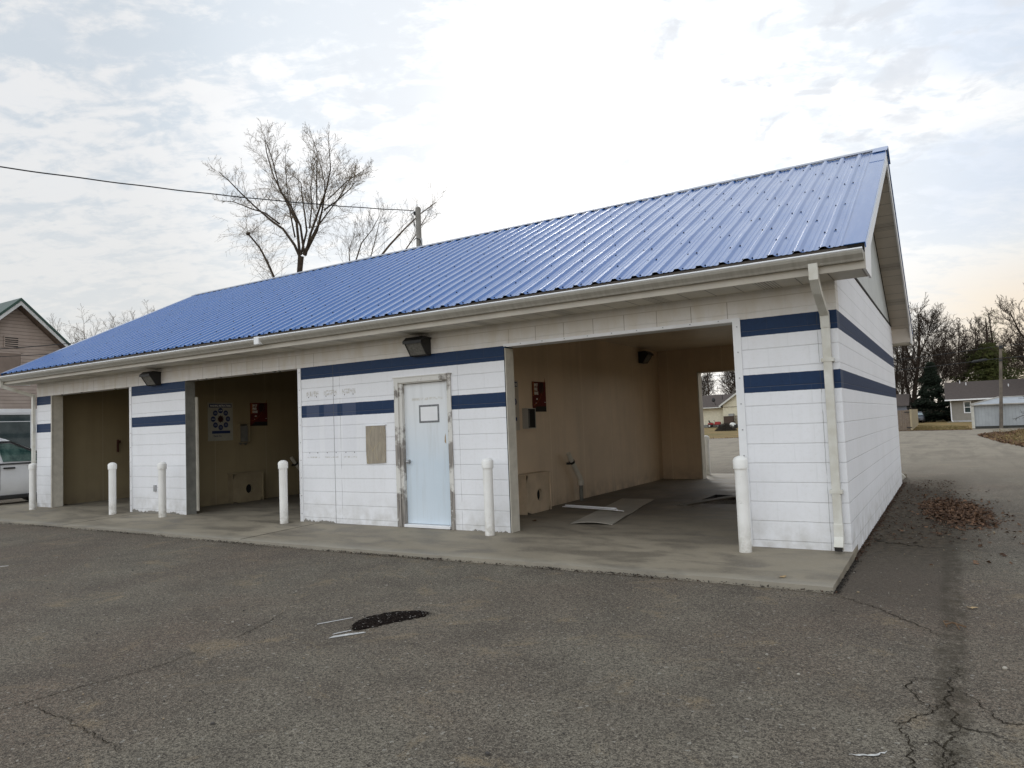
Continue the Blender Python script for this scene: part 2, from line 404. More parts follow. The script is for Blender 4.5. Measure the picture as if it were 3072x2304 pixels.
def panel_mat(name, axis, ph, sp=1.27, c=(.70, .56, .40), seam=(.80, .70, .54)):
    mm, t, b = mat(name); p = t.pos(); X, Y, Z = t.sep(p); a = X if axis == 'x' else Y
    f = t.math('ABSOLUTE', t.math('SUBTRACT', t.math('FRACT', t.math('DIVIDE', t.math('SUBTRACT', a, ph), sp)), .5))
    s = t.rng(f, .491, .497)
    c_ = t.mix(t.rng(t.noise(p, .8, 5, .6), .3, .7), c, tuple(x*.80 for x in c))
    sv = t.comb(t.math('MULTIPLY', X, 5), t.math('MULTIPLY', Y, 5), t.math('MULTIPLY', Z, .45))
    c_ = t.mix(t.math('MULTIPLY', t.rng(t.noise(sv, 1, 4), .5, .75), .35), c_, tuple(x*.62 for x in c))
    low = t.math('MULTIPLY', t.rng(Z, .0, .35, 1, 0), t.rng(t.noise(p, 5, 4), .3, .7))
    c_ = t.mix(t.math('MULTIPLY', low, .6), c_, (.15, .12, .09))
    sp_ = t.rng(t.noise(p, 60, 3, .7), .62, .70); c_ = t.mix(t.math('MULTIPLY', sp_, .3), c_, tuple(x*.45 for x in c))
    c_ = t.mix(t.math('MULTIPLY', s, .5), c_, seam)
    t.put(b.inputs['Base Color'], c_); b.inputs['Roughness'].default_value = .42
    bump(t, b, t.math('ADD', s, t.math('MULTIPLY', t.noise(p, 90, 3), .3)), .3, .004)
    return mm
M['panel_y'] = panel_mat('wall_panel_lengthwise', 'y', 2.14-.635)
M['panel_y_dim'] = panel_mat('wall_panel_dim', 'y', 1.97-.635, c=(.34, .28, .17), seam=(.44, .38, .27))  # darker copy of the bay panel, left bays' dimness put into its colour
M['panel_x'] = panel_mat('wall_panel_crosswise', 'x', -4.03-.635)
M['ceiling'] = panel_mat('ceiling_panel', 'x', -2.6, 1.2, c=(.74, .64, .49), seam=(.55, .47, .36))

def concrete():
    mm, t, b = mat('apron_concrete'); p = t.pos(); X, Y, Z = t.sep(p)
    n1 = t.noise(p, .7, 6, .6, .4); n2 = t.noise(t.comb(t.math('MULTIPLY', X, .45), Y, 0.0), 3.0, 6, .62, .5); n3 = t.noise(p, 45, 4, .7)
    c = t.mix(t.rng(n1, .3, .7), (.28, .245, .182), (.195, .168, .122))
    c = t.mix(t.math('MULTIPLY', t.rng(n2, .45, .62), .65), c, (.095, .082, .064))
    c = t.mix(t.math('MULTIPLY', t.rng(n3, .5, .75), .35), c, (.31, .285, .23))
    # tyre dirt inside the bays
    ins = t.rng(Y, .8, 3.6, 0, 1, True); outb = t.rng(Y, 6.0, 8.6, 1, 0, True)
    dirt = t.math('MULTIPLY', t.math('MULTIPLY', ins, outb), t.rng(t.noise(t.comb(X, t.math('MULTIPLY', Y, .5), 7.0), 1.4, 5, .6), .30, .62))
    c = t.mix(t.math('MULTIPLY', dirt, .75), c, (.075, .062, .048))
    c = t.mix(t.math('MULTIPLY', t.rng(Y, -1.25, -1.5), .35), c, (.38, .36, .31))
    t.put(b.inputs['Base Color'], c); t.put(b.inputs['Roughness'], t.rng(n2, .4, .7, .8, .55))
    bump(t, b, t.math('ADD', n3, n2), .35, .006)
    return mm
M['concrete'] = concrete()

def asphalt():
    mm, t, b = mat('worn_asphalt'); p = t.pos(); X, Y, Z = t.sep(p)
    n0 = t.noise(p, .35, 5, .55, .5); n1 = t.noise(p, 1.6, 6, .6, .4)
    c = t.mix(t.rng(n0, .38, .60, 0, 1), (.228, .204, .158), (.180, .134, .100))
    c = t.mix(t.math('MULTIPLY', t.rng(n1, .42, .66), .7), c, (.095, .078, .062))
    n4 = t.noise(p, 48, 5, .8); c = t.mix(t.rng(n4, .46, .60, 0, .88), c, (.036, .029, .022)); n5 = t.noise(t.vmath('ADD', p, (9, 4, 2)), 55, 4, .8); c = t.mix(t.rng(n5, .54, .68, 0, .70), c, (.46, .41, .32))
    # tan mineral dust patches
    tp = t.rng(t.noise(p, 2.0, 6, .68, .8), .56, .70); c = t.mix(t.math('MULTIPLY', tp, .55), c, (.34, .255, .15))
    # aggregate: pale and dark stones
    vc = t.sep(t.voro(p, 125)); vd = t.voro(p, 125, 'Distance')
    vc2 = t.sep(t.voro(p, 60))
    c = t.mix(t.rng(vc[0], .70, .97, 0, .42), c, (.36, .325, .26)); c = t.mix(t.rng(vc[1], .66, .90, 0, .85), c, (.035, .029, .024))
    c = t.mix(t.math('MULTIPLY', t.math('GREATER_THAN', vc2[2], .992), .4), c, (.52, .50, .44))
    g = t.noise(p, 200, 2, .8); c = t.mix(t.rng(g, .46, .60, 0, .72), c, (.040, .035, .029)); c = t.mix(t.rng(t.noise(t.vmath('ADD', p, (5, 3, 1)), 150, 2, .8), .55, .68, 0, .5), c, (.36, .32, .25))
    # paler asphalt towards the back lot
    far = t.rng(Y, 4, 22, 0, 1, True); far = t.math('MULTIPLY', far, t.rng(t.noise(t.comb(t.math('MULTIPLY', X, .25), Y, 0.0), .7, 5, .6), .25, .6, .55, 1))
    c = t.mix(far, c, (.235, .208, .162))
    trk = t.noise(t.comb(t.math('MULTIPLY', X, .9), t.math('MULTIPLY', Y, .16), 2.0), 1.6, 6, .68, .6); c = t.mix(t.math('MULTIPLY', t.rng(Y, 3, 9), t.rng(trk, .46, .62, 0, .55)), c, (.125, .108, .085))
    # newer darker strip and moss along the side wall
    xe = t.math('ADD', X, t.math('MULTIPLY', t.math('SUBTRACT', t.noise(p, 2.5, 4), .5), .12))
    strip = t.math('MULTIPLY', t.math('MULTIPLY', t.rng(xe, .80, .88, 1, 0), t.rng(X, -.1, .02)), t.math('MULTIPLY', t.rng(Y, -2.6, -1.2), t.rng(Y, 9.5, 7.0)))
    c = t.mix(t.math('MULTIPLY', strip, .65), c, (.062, .050, .038))
    moss = t.math('MULTIPLY', t.math('MULTIPLY', t.rng(xe, .78, 1.25, 1, 0), t.rng(X, -.1, .02)), t.math('MULTIPLY', t.rng(Y, -.6, 1.2), t.rng(Y, 11, 8.0)))
    mo = t.math('MULTIPLY', moss, t.rng(t.noise(p, 3.0, 7, .7, .5), .28, .46)); c = t.mix(t.math('MULTIPLY', mo, .88), c, t.mix(t.rng(t.noise(p, 14, 5, .75), .40, .60), (.022, .017, .009), (.085, .064, .040)))
    seam = t.math('MULTIPLY', t.math('MULTIPLY', line(t, xe, .84, .10), t.math('MULTIPLY', t.rng(Y, -5.5, -5.0), t.rng(Y, 2.5, 1.0))), t.rng(t.noise(p, 9, 5, .7), .35, .6))
    c = t.mix(t.math('MULTIPLY', seam, .8), c, (.045, .037, .024))
    t.put(b.inputs['Base Color'], c); b.inputs['Roughness'].default_value = .92; b.inputs['Specular IOR Level'].default_value = .25
    bump(t, b, t.math('ADD', t.math('MULTIPLY', vd, 1.6), t.noise(p, 160, 3, .8)), .5, .006)
    return mm
M['asphalt'] = asphalt()
def patch_mat():
    mm, t, b = mat('fresh_cold_patch'); p = t.pos(); vc = t.sep(t.voro(p, 110))
    c = t.mix(t.rng(vc[0], .7, .98, 0, .6), (.010, .007, .006), (.07, .055, .045))
    c = t.mix(t.math('GREATER_THAN', vc[1], .975), c, (.35, .33, .3))
    t.put(b.inputs['Base Color'], c); b.inputs['Roughness'].default_value = 1; b.inputs['Specular IOR Level'].default_value = .04
    bump(t, b, t.voro(p, 110, 'Distance'), 1, .012)
    return mm
M['patch'] = patch_mat()
M['crack'] = simple('crack_soil', (.040, .033, .022), 1, var=.4, scale=25, spec=.1)
M['road_paint'] = simple('road_paint', (.62, .62, .60), .6, var=.2, scale=30)
def grass():
    mm, t, b = mat('winter_grass'); p = t.pos()
    n = t.noise(p, .25, 6, .6, .5); n2 = t.noise(p, 4, 5, .7)
    c = t.mix(t.rng(n, .35, .62), (.13, .115, .045), (.27, .175, .075))
    c = t.mix(t.math('MULTIPLY', t.rng(n2, .45, .7), .6), c, (.070, .058, .025))
    t.put(b.inputs['Base Color'], c); b.inputs['Roughness'].default_value = 1; b.inputs['Specular IOR Level'].default_value = .1
    bump(t, b, t.noise(p, 12, 4, .8), .8, .05)
    return mm
M['grass'] = grass()
def bark(name, c, c2): return simple(name, c, .95, scale=6, c2=c2, bmp=.5, bscale=30, spec=.2)
M['bark'] = bark('bark', (.060, .046, .034), (.030, .023, .018))
M['twig'] = bark('twig_bark', (.19, .15, .10), (.12, .095, .065))
M['bark_far'] = bark('bark_far', (.062, .046, .034), (.030, .022, .017))
M['needle_dark'] = simple('dark_needles', (.016, .024, .014), .9, scale=2, c2=(.007, .011, .007), spec=.2)
M['needle_olive'] = simple('olive_needles', (.075, .080, .022), .9, scale=.5, c2=(.040, .052, .016), spec=.2)
M['pole_wood'] = simple('pole_wood', (.17, .145, .115), .9, scale=3, c2=(.10, .085, .07), bmp=.4)
M['pole_grey'] = simple('pole_grey', (.27, .26, .235), .9, scale=3, c2=(.19, .18, .16), bmp=.4)
M['cable'] = simple('cable', (.02, .022, .025), .7)
M['glass'] = simple('window_glass', (.03, .05, .05), .08, var=.3, scale=1.5)
M['leaf'] = simple('dead_leaf', (.13, .078, .048), .8, scale=18, c2=(.05, .026, .014), spec=.2)
M['leaf_tan'] = simple('pale_leaf', (.42, .31, .17), .8, scale=18, c2=(.30, .2, .1), spec=.2)

# ================================================================== the ground
rnd = random.Random(5)
g = MB(); g.face([(-900, -300, -.12), (900, -300, -.12), (900, 1600, -.12), (-900, 1600, -.12)])
tag(g.build('ground', M['grass'], fix=False), kind='structure')
g = MB()
lot = [(-60, -40), (30, -40), (30, 18)]
patch_edge = [(3.9, 17.5), (3.04, 23.3), (2.78, 25.4), (2.55, 28), (2.37, 30.6), (2.15, 34), (2.12, 36.3), (2.25, 37.6), (2.48, 38.7), (2.9, 40), (3.32, 41), (4.68, 46.6), (7, 48.2), (30, 49)]
lot += [(30, 17.5)] if False else []
lot += patch_edge + [(30, 51), (6, 50), (2.1, 49.4), (1.9, 47.4), (-.5, 48.3), (-2.4, 49.6), (-6, 46), (-12.4, 41.5), (-30, 42), (-60, 41)]
g.face([(x, y, -.08) for x, y in lot])
lot_o = tag(g.build('parking_lot', M['asphalt'], fix=False), kind='structure')

def ribbon(pts, wd, z, jag, seed, name='crack', m=None, step=.022):
    wd = wd*.8 if name == 'crack' else wd; r = random.Random(seed); P = [Vector((x, y, 0)) for x, y in pts]; out = []
    for a, b in zip(P, P[1:]):
        k = max(1, int((b-a).length/step))
        for i in range(k): out.append(a.lerp(b, i/k))
    out.append(P[-1]); mb = MB(); off = 0; L = []; n = len(out)
    for i, p in enumerate(out):
        d = (out[min(i+1, n-1)]-out[max(i-1, 0)]).normalized(); s = Vector((-d.y, d.x, 0))
        off = off*.55+r.uniform(-jag, jag)*1.7
        h = wd*r.uniform(.25, 1.0)*min(1, .25+4*min(i, n-1-i)/n)
        q = p+s*off; L.append((q+s*h/2, q-s*h/2))
    for p in (out if name == 'crack' else []):
        for _ in range(3):
            q = p+Vector((r.gauss(0, wd*1.5), r.gauss(0, wd*1.5), 0)); e = r.uniform(.002, .006); a0 = r.uniform(0, 6)
            mb.face([(q.x+e*math.cos(a0+k*1.9), q.y+e*math.sin(a0+k*1.9), z+.0005) for k in range(3)])
    for (a, b), (c, d) in zip(L, L[1:]): mb.face([(a.x, a.y, z), (b.x, b.y, z), (d.x, d.y, z), (c.x, c.y, z)])
    return mb.build(name, m or M['crack'], lot_o, fix=False)
ZL = -.0765
ribbon([(-.04, -1.52), (.12, -1.62), (.26, -1.74), (.50, -2.03), (.62, -2.2), (.77, -2.42)], .013, ZL, .010, 1)
ribbon([(.86, -3.0), (.85, -3.2), (.80, -3.55), (.84, -3.9), (.86, -4.5), (.90, -5.3)], .014, ZL, .014, 2)
ribbon([(.75, -3.78), (.70, -3.62), (.64, -3.47), (.67, -3.32), (.76, -3.3)], .011, ZL, .010, 3)
ribbon([(.84, -3.55), (.75, -3.78), (.66, -3.9), (.62, -3.99), (.66, -4.12), (.69, -4.25), (.70, -4.45), (.70, -4.8)], .012, ZL, .010, 4)
ribbon([(.86, -3.42), (.92, -3.5), (.99, -3.66), (1.04, -3.78), (1.11, -3.76), (1.3, -3.8)], .010, ZL, .008, 5)
ribbon([(.84, -3.86), (.90, -3.92), (.99, -3.93), (1.06, -4.0)], .012, ZL, .008, 6)
ribbon([(.69, -4.2), (.78, -4.1), (.82, -4.3), (.78, -4.6)], .012, ZL, .008, 7)
ribbon([(-3.75, -6.1), (-3.66, -5.81), (-3.62, -5.48), (-3.56, -5.23), (-3.55, -5.01), (-3.6, -4.7)], .007, ZL, .007, 8)
ribbon([(-3.66, -5.81), (-3.4, -5.83), (-3.18, -5.82), (-2.82, -5.87), (-2.5, -5.9)], .008, ZL, .009, 9)
ribbon([(-3.60, -4.47), (-3.67, -4.26), (-3.75, -4.05), (-3.85, -3.82)], .008, ZL, .010, 10)
ribbon([(.62, .95), (.2, 1.15), (.06, 1.4)], .05, ZL, .02, 11)
# worn paint strokes
def paint(poly, name='painted_line'):
    mb = MB(); mb.face([(x, y, ZL+.001) for x, y in poly]); return mb.build(name, M['road_paint'], lot_o, fix=False)
paint([(-3.31, -3.955), (-3.19, -3.70), (-3.20, -3.685), (-3.325, -3.94)])
paint([(-2.955, -4.18), (-2.80, -3.955), (-2.83, -3.95), (-2.90, -4.02), (-2.965, -4.12)])
paint([(-3.00, -4.10), (-2.94, -3.96), (-2.955, -3.955), (-3.005, -4.07)])
paint([(-8.99, -3.80), (-8.93, -3.70), (-8.96, -3.69), (-9.03, -3.79)])
ribbon([(.46, -4.43), (.53, -4.40), (.60, -4.33)], .018, ZL+.001, .004, 12, 'painted_line', M['road_paint'], .012)
# fresh patch, a low mound with a ragged rim and strewn crumbs
mb = MB(); r = random.Random(3); n = 90; rim = []
axis = [(-2.93, -3.94), (-2.95, -3.80), (-2.955, -3.66), (-2.90, -3.52), (-2.80, -3.42), (-2.70, -3.37)]
wd = [.03, .12, .155, .155, .135, .07]
La, Ra = [], []
for i in range(46):
    t_ = i/45*(len(axis)-1); k = min(int(t_), len(axis)-2); f = t_-k
    a = Vector(axis[k]).lerp(Vector(axis[k+1]), f); d = (Vector(axis[k+1])-Vector(axis[k])).normalized(); h = wd[k]*(1-f)+wd[k+1]*f
    s = Vector((-d.y, d.x)); La.append(a+s*h*r.uniform(.86, 1.08)); Ra.append(a-s*h*r.uniform(.86, 1.08))
for i in range(45):
    for A, B, C, D in ((La[i], La[i+1], Ra[i+1], Ra[i]),):
        c0, c1 = (A+D)/2, (B+C)/2
        mb.face([(A.x, A.y, ZL), (c0.x, c0.y, ZL+.012), (c1.x, c1.y, ZL+.012), (B.x, B.y, ZL)])
        mb.face([(c0.x, c0.y, ZL+.012), (D.x, D.y, ZL), (C.x, C.y, ZL), (c1.x, c1.y, ZL+.012)])
for i in range(900):
    t_ = r.random(); k = min(int(t_*45), 44); c0 = (La[k]+Ra[k])/2
    a = r.uniform(0, 6.28); e = c0+Vector((math.cos(a), math.sin(a)))*(r.gauss(0, .07)+.03); q = r.uniform(.002, .006)
    mb.face([(e.x+q*math.cos(b), e.y+q*math.sin(b), ZL+.002+q*.5*(j % 2)) for j, b in enumerate((0, 1.6, 3.1, 4.7))])
mb.build('asphalt_patch', M['patch'], lot_o, fix=False)

# the concrete apron and bay floors: one sheet with a sunken pit
XS = [-18.6+i*.3 for i in range(62)]; XS = [x for x in XS if x < -.02 and abs(x+2.78) > .1 and abs(x+1.9) > .1]+[-2.78, -1.9, 0.015]
XS = sorted(XS); YS = [-1.5, -.75, 0, 1.8, 3.65, 5.0, 7.0, 8.4, 9.8]
def slab_z(y): return -.03 if y <= -1.5 else (-.03*(-y)/1.5 if y < 0 else 0.0)
mb = MB(); r = random.Random(8); idx = {}
for j, y in enumerate(YS):
    for i, x in enumerate(XS):
        yy = y+(r.uniform(-.012, .012)-.03*math.sin(x*.7) if j == 0 else 0)
        idx[i, j] = len(mb.v); mb.v.append((-.04 if (x > 0 and y > 0) else x, yy, slab_z(y)))
for j in range(len(YS)-1):
    for i in range(len(XS)-1):
        if XS[i] >= -2.79 and XS[i+1] <= -1.89 and YS[j] == 3.65: continue
        mb.f.append((idx[i, j], idx[i+1, j], idx[i+1, j+1], idx[i, j+1])); mb.mi.append(0)
for i in range(len(XS)-1):
    a, b = mb.v[idx[i, 0]], mb.v[idx[i+1, 0]]; mb.face([(a[0], a[1], -.13), (b[0], b[1], -.13), b, a])
for j in range(len(YS)-1):
    a, b = mb.v[idx[len(XS)-1, j]], mb.v[idx[len(XS)-1, j+1]]; mb.face([(a[0], a[1], -.13), (b[0], b[1], -.13), b, a])
    a, b = mb.v[idx[0, j]], mb.v[idx[0, j+1]]; mb.face([(a[0], a[1], -.13), (b[0], b[1], -.13), b, a])
a, b = (XS[0], 9.8, 0), (XS[-1], 9.8, 0); mb.face([(a[0], 9.8, -.13), (b[0], 9.8, -.13), b, a])
slab = tag(mb.build('concrete_apron', M['concrete'], fix=False), kind='structure')
mb = MB()
x0, x1, y0, y1 = -2.78, -1.9, 3.65, 5.0
mb.face([(x0, y0, -.5), (x1, y0, -.5), (x1, y1, -.5), (x0, y1, -.5)])
for a, b in (((x0, y0), (x1, y0)), ((x1, y0), (x1, y1)), ((x1, y1), (x0, y1)), ((x0, y1), (x0, y0))): mb.face([(*a, -.5), (*b, -.5), (*b, 0), (*a, 0)])
mb.build('drain_pit', M['pit'], slab, fix=False)
mb = MB()
for xa in (-7.5, -12.3, -3.9+.0):
    if xa == -3.9: continue
    mb.face([(xa, -1.49, slab_z(-1.49)+.003), (xa+.02, -1.49, slab_z(-1.49)+.003), (xa+.015, 0.0, .003), (xa+.003, 0.0, .003)])
mb.build('control_joint', M['crack'], slab, fix=False)

# ================================================================== the car wash
XL, X1, X2, X3, X4, X5, X6 = -16.48, -15.84, -12.761, -10.977, -7.948, -4.011, -1.03
ZO, D, ZT = 2.442, 8.38, 3.08
B = empty('car_wash_building', (-8.2, 0, 0), label='white painted block car wash with two navy stripes and a blue metal roof', cat='building')
DX0, DX1, DZ = -5.87, -4.95, 2.09
for xa, xb in ((XL, X1), (X2, X3), (X6, 0)): mb = MB(); mb.box(xa, xb, 0, .2, 0, ZO); mb.build('wall_pier', M['block_front'], B)
mb = MB(); mb.prism([(X4, 0), (DX0, 0), (DX0, DZ), (DX1, DZ), (DX1, 0), (X5, 0), (X5, ZO), (X4, ZO)], 'y', 0, .2); mb.build('front_wall', M['block_front'], B)
mb = MB(); r = random.Random(4)
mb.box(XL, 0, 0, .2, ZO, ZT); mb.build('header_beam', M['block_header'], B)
for x in (-15.4, -14.6, -13.3, -10.6, -10.35, -9.95, -9.05, -8.55, -8.42):
    q = r.uniform(.012, .03); mb = MB(); mb.prism([(x-q, ZO+.003), (x+q, ZO+.003), (x+q*.3, ZO-q*1.1)], 'y', -.004, .03); mb.build('mortar_lump', M['grey_block'], B)
mb = MB(); mb.box(-.2, 0, .2, D, -.12, ZT); mb.build('side_wall', M['block_side'], B)
mb = MB(); mb.box(XL, XL+.2, .2, D, 0, ZT); mb.build('side_wall', M['block_side'], B)
OB0, OB1 = -3.97, -.98
mb = MB(); mb.box(XL+.2, OB0, 8.18, D, 0, ZT); mb.box(OB1, -.2, 8.18, D, 0, ZT); mb.box(OB0, OB1, 8.18, D, ZO, ZT)
mb.build('rear_wall', M['block_header'], B)
for xa, xb, mt in ((-5.1, -4.9, 'panel_y'), (-7.05, -6.95, 'panel_y_dim'), (-12.2, -12.0, 'panel_y_dim')):
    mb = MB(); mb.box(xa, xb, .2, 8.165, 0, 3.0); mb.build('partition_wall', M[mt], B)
mb = MB(); mb.box(-.212, -.2, .2, 8.165, 0, 3.0); mb.build('wall_panel', M['panel_y'], B)
mb = MB(); mb.box(XL+.2, XL+.212, .2, 8.165, 0, 3.0); mb.build('wall_panel', M['panel_y_dim'], B)
mb = MB(); mb.box(-4.9, OB0, 8.165, 8.178, 0, 3.0); mb.box(OB1, -.212, 8.165, 8.178, 0, 3.0); mb.box(OB0, OB1, 8.165, 8.178, ZO, 3.0); mb.build('wall_panel', M['panel_x'], B)
mb = MB(); mb.box(XL+.212, -12.2, 8.165, 8.178, 0, 3.0); mb.box(-12.0, -7.05, 8.165, 8.178, 0, 3.0); mb.build('wall_panel', M['panel_x'], B)
mb = MB(); mb.box(XL+.2, -.2, .2, 8.18, 3.0, 3.03); mb.build('ceiling', M['ceiling'], B)
# rear opening trim
mb = MB(); mb.box(OB0, OB0+.02, 8.14, 8.40, 0, ZO-.02); mb.box(OB0, OB1, 8.14, 8.40, ZO-.02, ZO-.002); mb.build('jamb_trim', M['beige_trim'], B)
# front opening trims
def trim(mt, *boxes):
    mb = MB()
    for b in boxes: mb.box(*b)
    o = mb.build('jamb_trim', M[mt], B); return o
trim('beige_trim', (X5+.001, X5+.006, .0, .203, 0, ZO-.03), (X5+.001, X5+.012, -.004, -.0005, 0, ZO-.03))
trim('dark_gap', (X5-.010, X5+.0005, -.006, -.001, 0, ZO-.03))
trim('white_trim', (X6-.004, X6+.067, -.012, -.001, 0.02, ZO+.02), (X6-.016, X6-.004, -.012, .235, 0.02, ZO+.02))
trim('white_trim', (X5-.01, X6+.067, -.014, -.002, ZO-.012, ZO+.022), (X5+.03, X6-.016, -.012, .22, ZO-.018, ZO-.012))
trim('white_trim', (X4-.004, X4+.055, -.012, -.001, 0.0, ZO-.005), (X4-.016, X4-.004, -.012, .235, 0.0, ZO-.005))
trim('white_trim', (X2-.004, X2+.055, -.012, -.001, 0.0, ZO-.005), (X2-.016, X2-.004, -.012, .235, 0.0, ZO-.005))
trim('grey_block', (X3, X3+.006, .001, .2, 0, ZO-.002))
trim('beige_trim', (X3+.006, X3+.05, .2, .23, .05, ZO-.3))
trim('beige_trim', (X1, X1+.012, .012, .235, 0, ZO-.002), (X1-.002, X1+.03, -.008, .012, 0, ZO-.002))
for x in (X6+.03, X4+.028, X2+.028):
    for k in range(9): mb = MB(); mb.box(x-.007, x+.007, -.017, -.0125, .12+k*.28, .134+k*.28); mb.build('trim_screw', M['galv'], B)
for k in range(9): mb = MB(); mb.box(X5+.25+k*.32, X5+.264+k*.32, -.019, -.0145, ZO, ZO+.012); mb.build('trim_screw', M['galv'], B)

# door
dr = MB(); dr.box(-5.80, -4.985, .055, .10, .05, 2.045)
def door_mat():
    mm, t, b = mat('pale_blue_door'); p = t.pos(); X, Y, Z = t.sep(p)
    c = t.mix(t.rng(t.noise(p, 1.5, 4), .3, .7), (.62, .70, .765), (.57, .66, .735))
    c = t.mix(t.rng(Z, .9, 1.7), c, (.72, .74, .75))  # reflection painted in: bluer low down, whiter above
    e = t.math('MULTIPLY', boxmask(t, X, Z, -5.66, -5.10, 1.80, 1.835, .01), t.rng(t.noise(p, 25, 3), .35, .6))
    c = t.mix(t.math('MULTIPLY', e, .5), c, (.42, .38, .28))
    st = t.noise(t.comb(t.math('MULTIPLY', X, 14), 0.0, t.math('MULTIPLY', Z, 1.2)), 1, 4, .6)
    c = t.mix(t.math('MULTIPLY', t.rng(st, .5, .75), .28), c, (.42, .44, .43))
    t.put(b.inputs['Base Color'], c); b.inputs['Roughness'].default_value = .3
    bump(t, b, t.noise(p, 6, 3), .08, .01)
    return mm
d_o = dr.build('door', door_mat(), B, bevel=.003)
mb = MB(); q = .028
for b_ in ((-5.53, -5.17, 1.73-q, 1.73), (-5.53, -5.17, 1.475, 1.475+q), (-5.53, -5.53+q, 1.475+q, 1.73-q), (-5.17-q, -5.17, 1.475+q, 1.73-q)): mb.box(b_[0], b_[1], .052, .0545, b_[2], b_[3])
mb.build('tape_frame', simple('duct_tape', (.20, .21, .22), .4, var=.3, scale=40), d_o)
mb = MB(); mb.box(-5.53+q, -5.17-q, .0525, .0545, 1.475+q, 1.73-q); mb.build('paper_notice', M['white_trim'], d_o)
mb = MB(); mb.tube([(-5.735, .055, .93), (-5.735, .035, .93)], .030, 14); mb.ball((-5.735, .01, .93), .028, .026, .028)
mb.build('door_knob', M['galv'], d_o, smooth=True)
mb = MB(); mb.face([(-5.09, .054, 1.20), (-5.065, .054, 1.17), (-5.07, .054, 1.32), (-5.085, .054, 1.27)]); mb.build('sticker_scrap', M['leaf_tan'], d_o, fix=False)
def weathered():
    mm, t, b = mat('weathered_casing'); p = t.pos(); X, Y, Z = t.sep(p)
    n = t.noise(t.comb(t.math('MULTIPLY', X, 40), t.math('MULTIPLY', Y, 40), t.math('MULTIPLY', Z, 2.5)), 1, 5, .65)
    thr = t.rng(Z, .2, 2.1, .42, .62)
    f = t.rng(t.math('SUBTRACT', n, thr), -.03, .05)
    c = t.mix(f, (.62, .62, .58), (.20, .165, .13)) if False else t.mix(f, (.20, .165, .13), (.20, .165, .13))
    bare = t.mix(t.rng(n, .3, .7), (.09, .08, .075), (.40, .37, .33))
    c = t.mix(t.rng(t.math('SUBTRACT', t.noise(p, 3.5, 5, .65), t.rng(Z, .0, 2.15, .42, .58)), -.03, .05), (.64, .63, .59), bare)
    t.put(b.inputs['Base Color'], c); b.inputs['Roughness'].default_value = .8
    bump(t, b, n, .5, .006)
    return mm
M['weathered'] = weathered()
mb = MB(); mb.box(-5.93, -5.855, -.022, -.002, 0, 2.134); mb.box(-4.965, -4.905, -.022, -.002, 0, 2.134); mb.box(-5.855, -4.965, -.022, -.002, 2.065, 2.134)
mb.box(-5.95, -4.89, -.03, -.002, 2.134, 2.15)
mb.build('door_casing', M['weathered'], B, bevel=.003)
mb = MB(); mb.box(-5.87, -5.80, .0, .12, 0, 2.09); mb.box(-4.985, -4.95, .0, .12, 0, 2.09); mb.box(-5.80, -4.985, .0, .12, 2.05, 2.09)
mb.build('door_jamb', M['weathered'], B)
mb = MB(); mb.box(-5.80, -4.985, -.03, .12, .004, .045); mb.build('threshold', M['white_trim'], B, bevel=.005)
def ply():
    mm, t, b = mat('weathered_plywood'); p = t.pos(); X, Y, Z = t.sep(p)
    n = t.noise(t.comb(t.math('MULTIPLY', X, 28), 0.0, t.math('MULTIPLY', Z, 4)), 1, 6, .7, .6)
    c = t.mix(t.rng(n, .3, .7), (.38, .335, .26), (.22, .19, .15))
    for a_, k in ((3.2, 0.6), (1.5, 5.1), (-.8, 9.3)):
        u = t.math('ADD', t.math('MULTIPLY', X, a_), Z); f = t.math('ABSOLUTE', t.math('SUBTRACT', t.math('FRACT', t.math('ADD', t.math('MULTIPLY', u, 3.0), t.math('MULTIPLY', t.noise(p, 4, 3), .8))), .5))
        c = t.mix(t.math('MULTIPLY', t.math('MULTIPLY', t.rng(f, .47, .5), t.rng(t.noise(p, 5, 3), .45, .6)), .6), c, (.52, .42, .20))
    t.put(b.inputs['Base Color'], c); b.inputs['Roughness'].default_value = .85; bump(t, b, n, .4, .005)
    return mm
mb = MB(); mb.prism([(-6.505, 1.465), (-6.13, 1.465), (-6.122, 1.30), (-6.13, .92), (-6.50, .905), (-6.51, 1.1)], 'y', -.016, -.001); mb.build('plywood_cover', ply(), B)
mb = MB(); mb.box(-6.52, -6.11, -.024, -.001, 1.465, 1.482); mb.build('ledge', M['white_trim'], B)
mb = MB(); mb.box(-11.965, -11.895, -.03, -.001, .41, .53); mb.box(-11.95, -11.91, -.036, -.03, .43, .51); mb.build('outlet_box', M['galv'], B, bevel=.004)

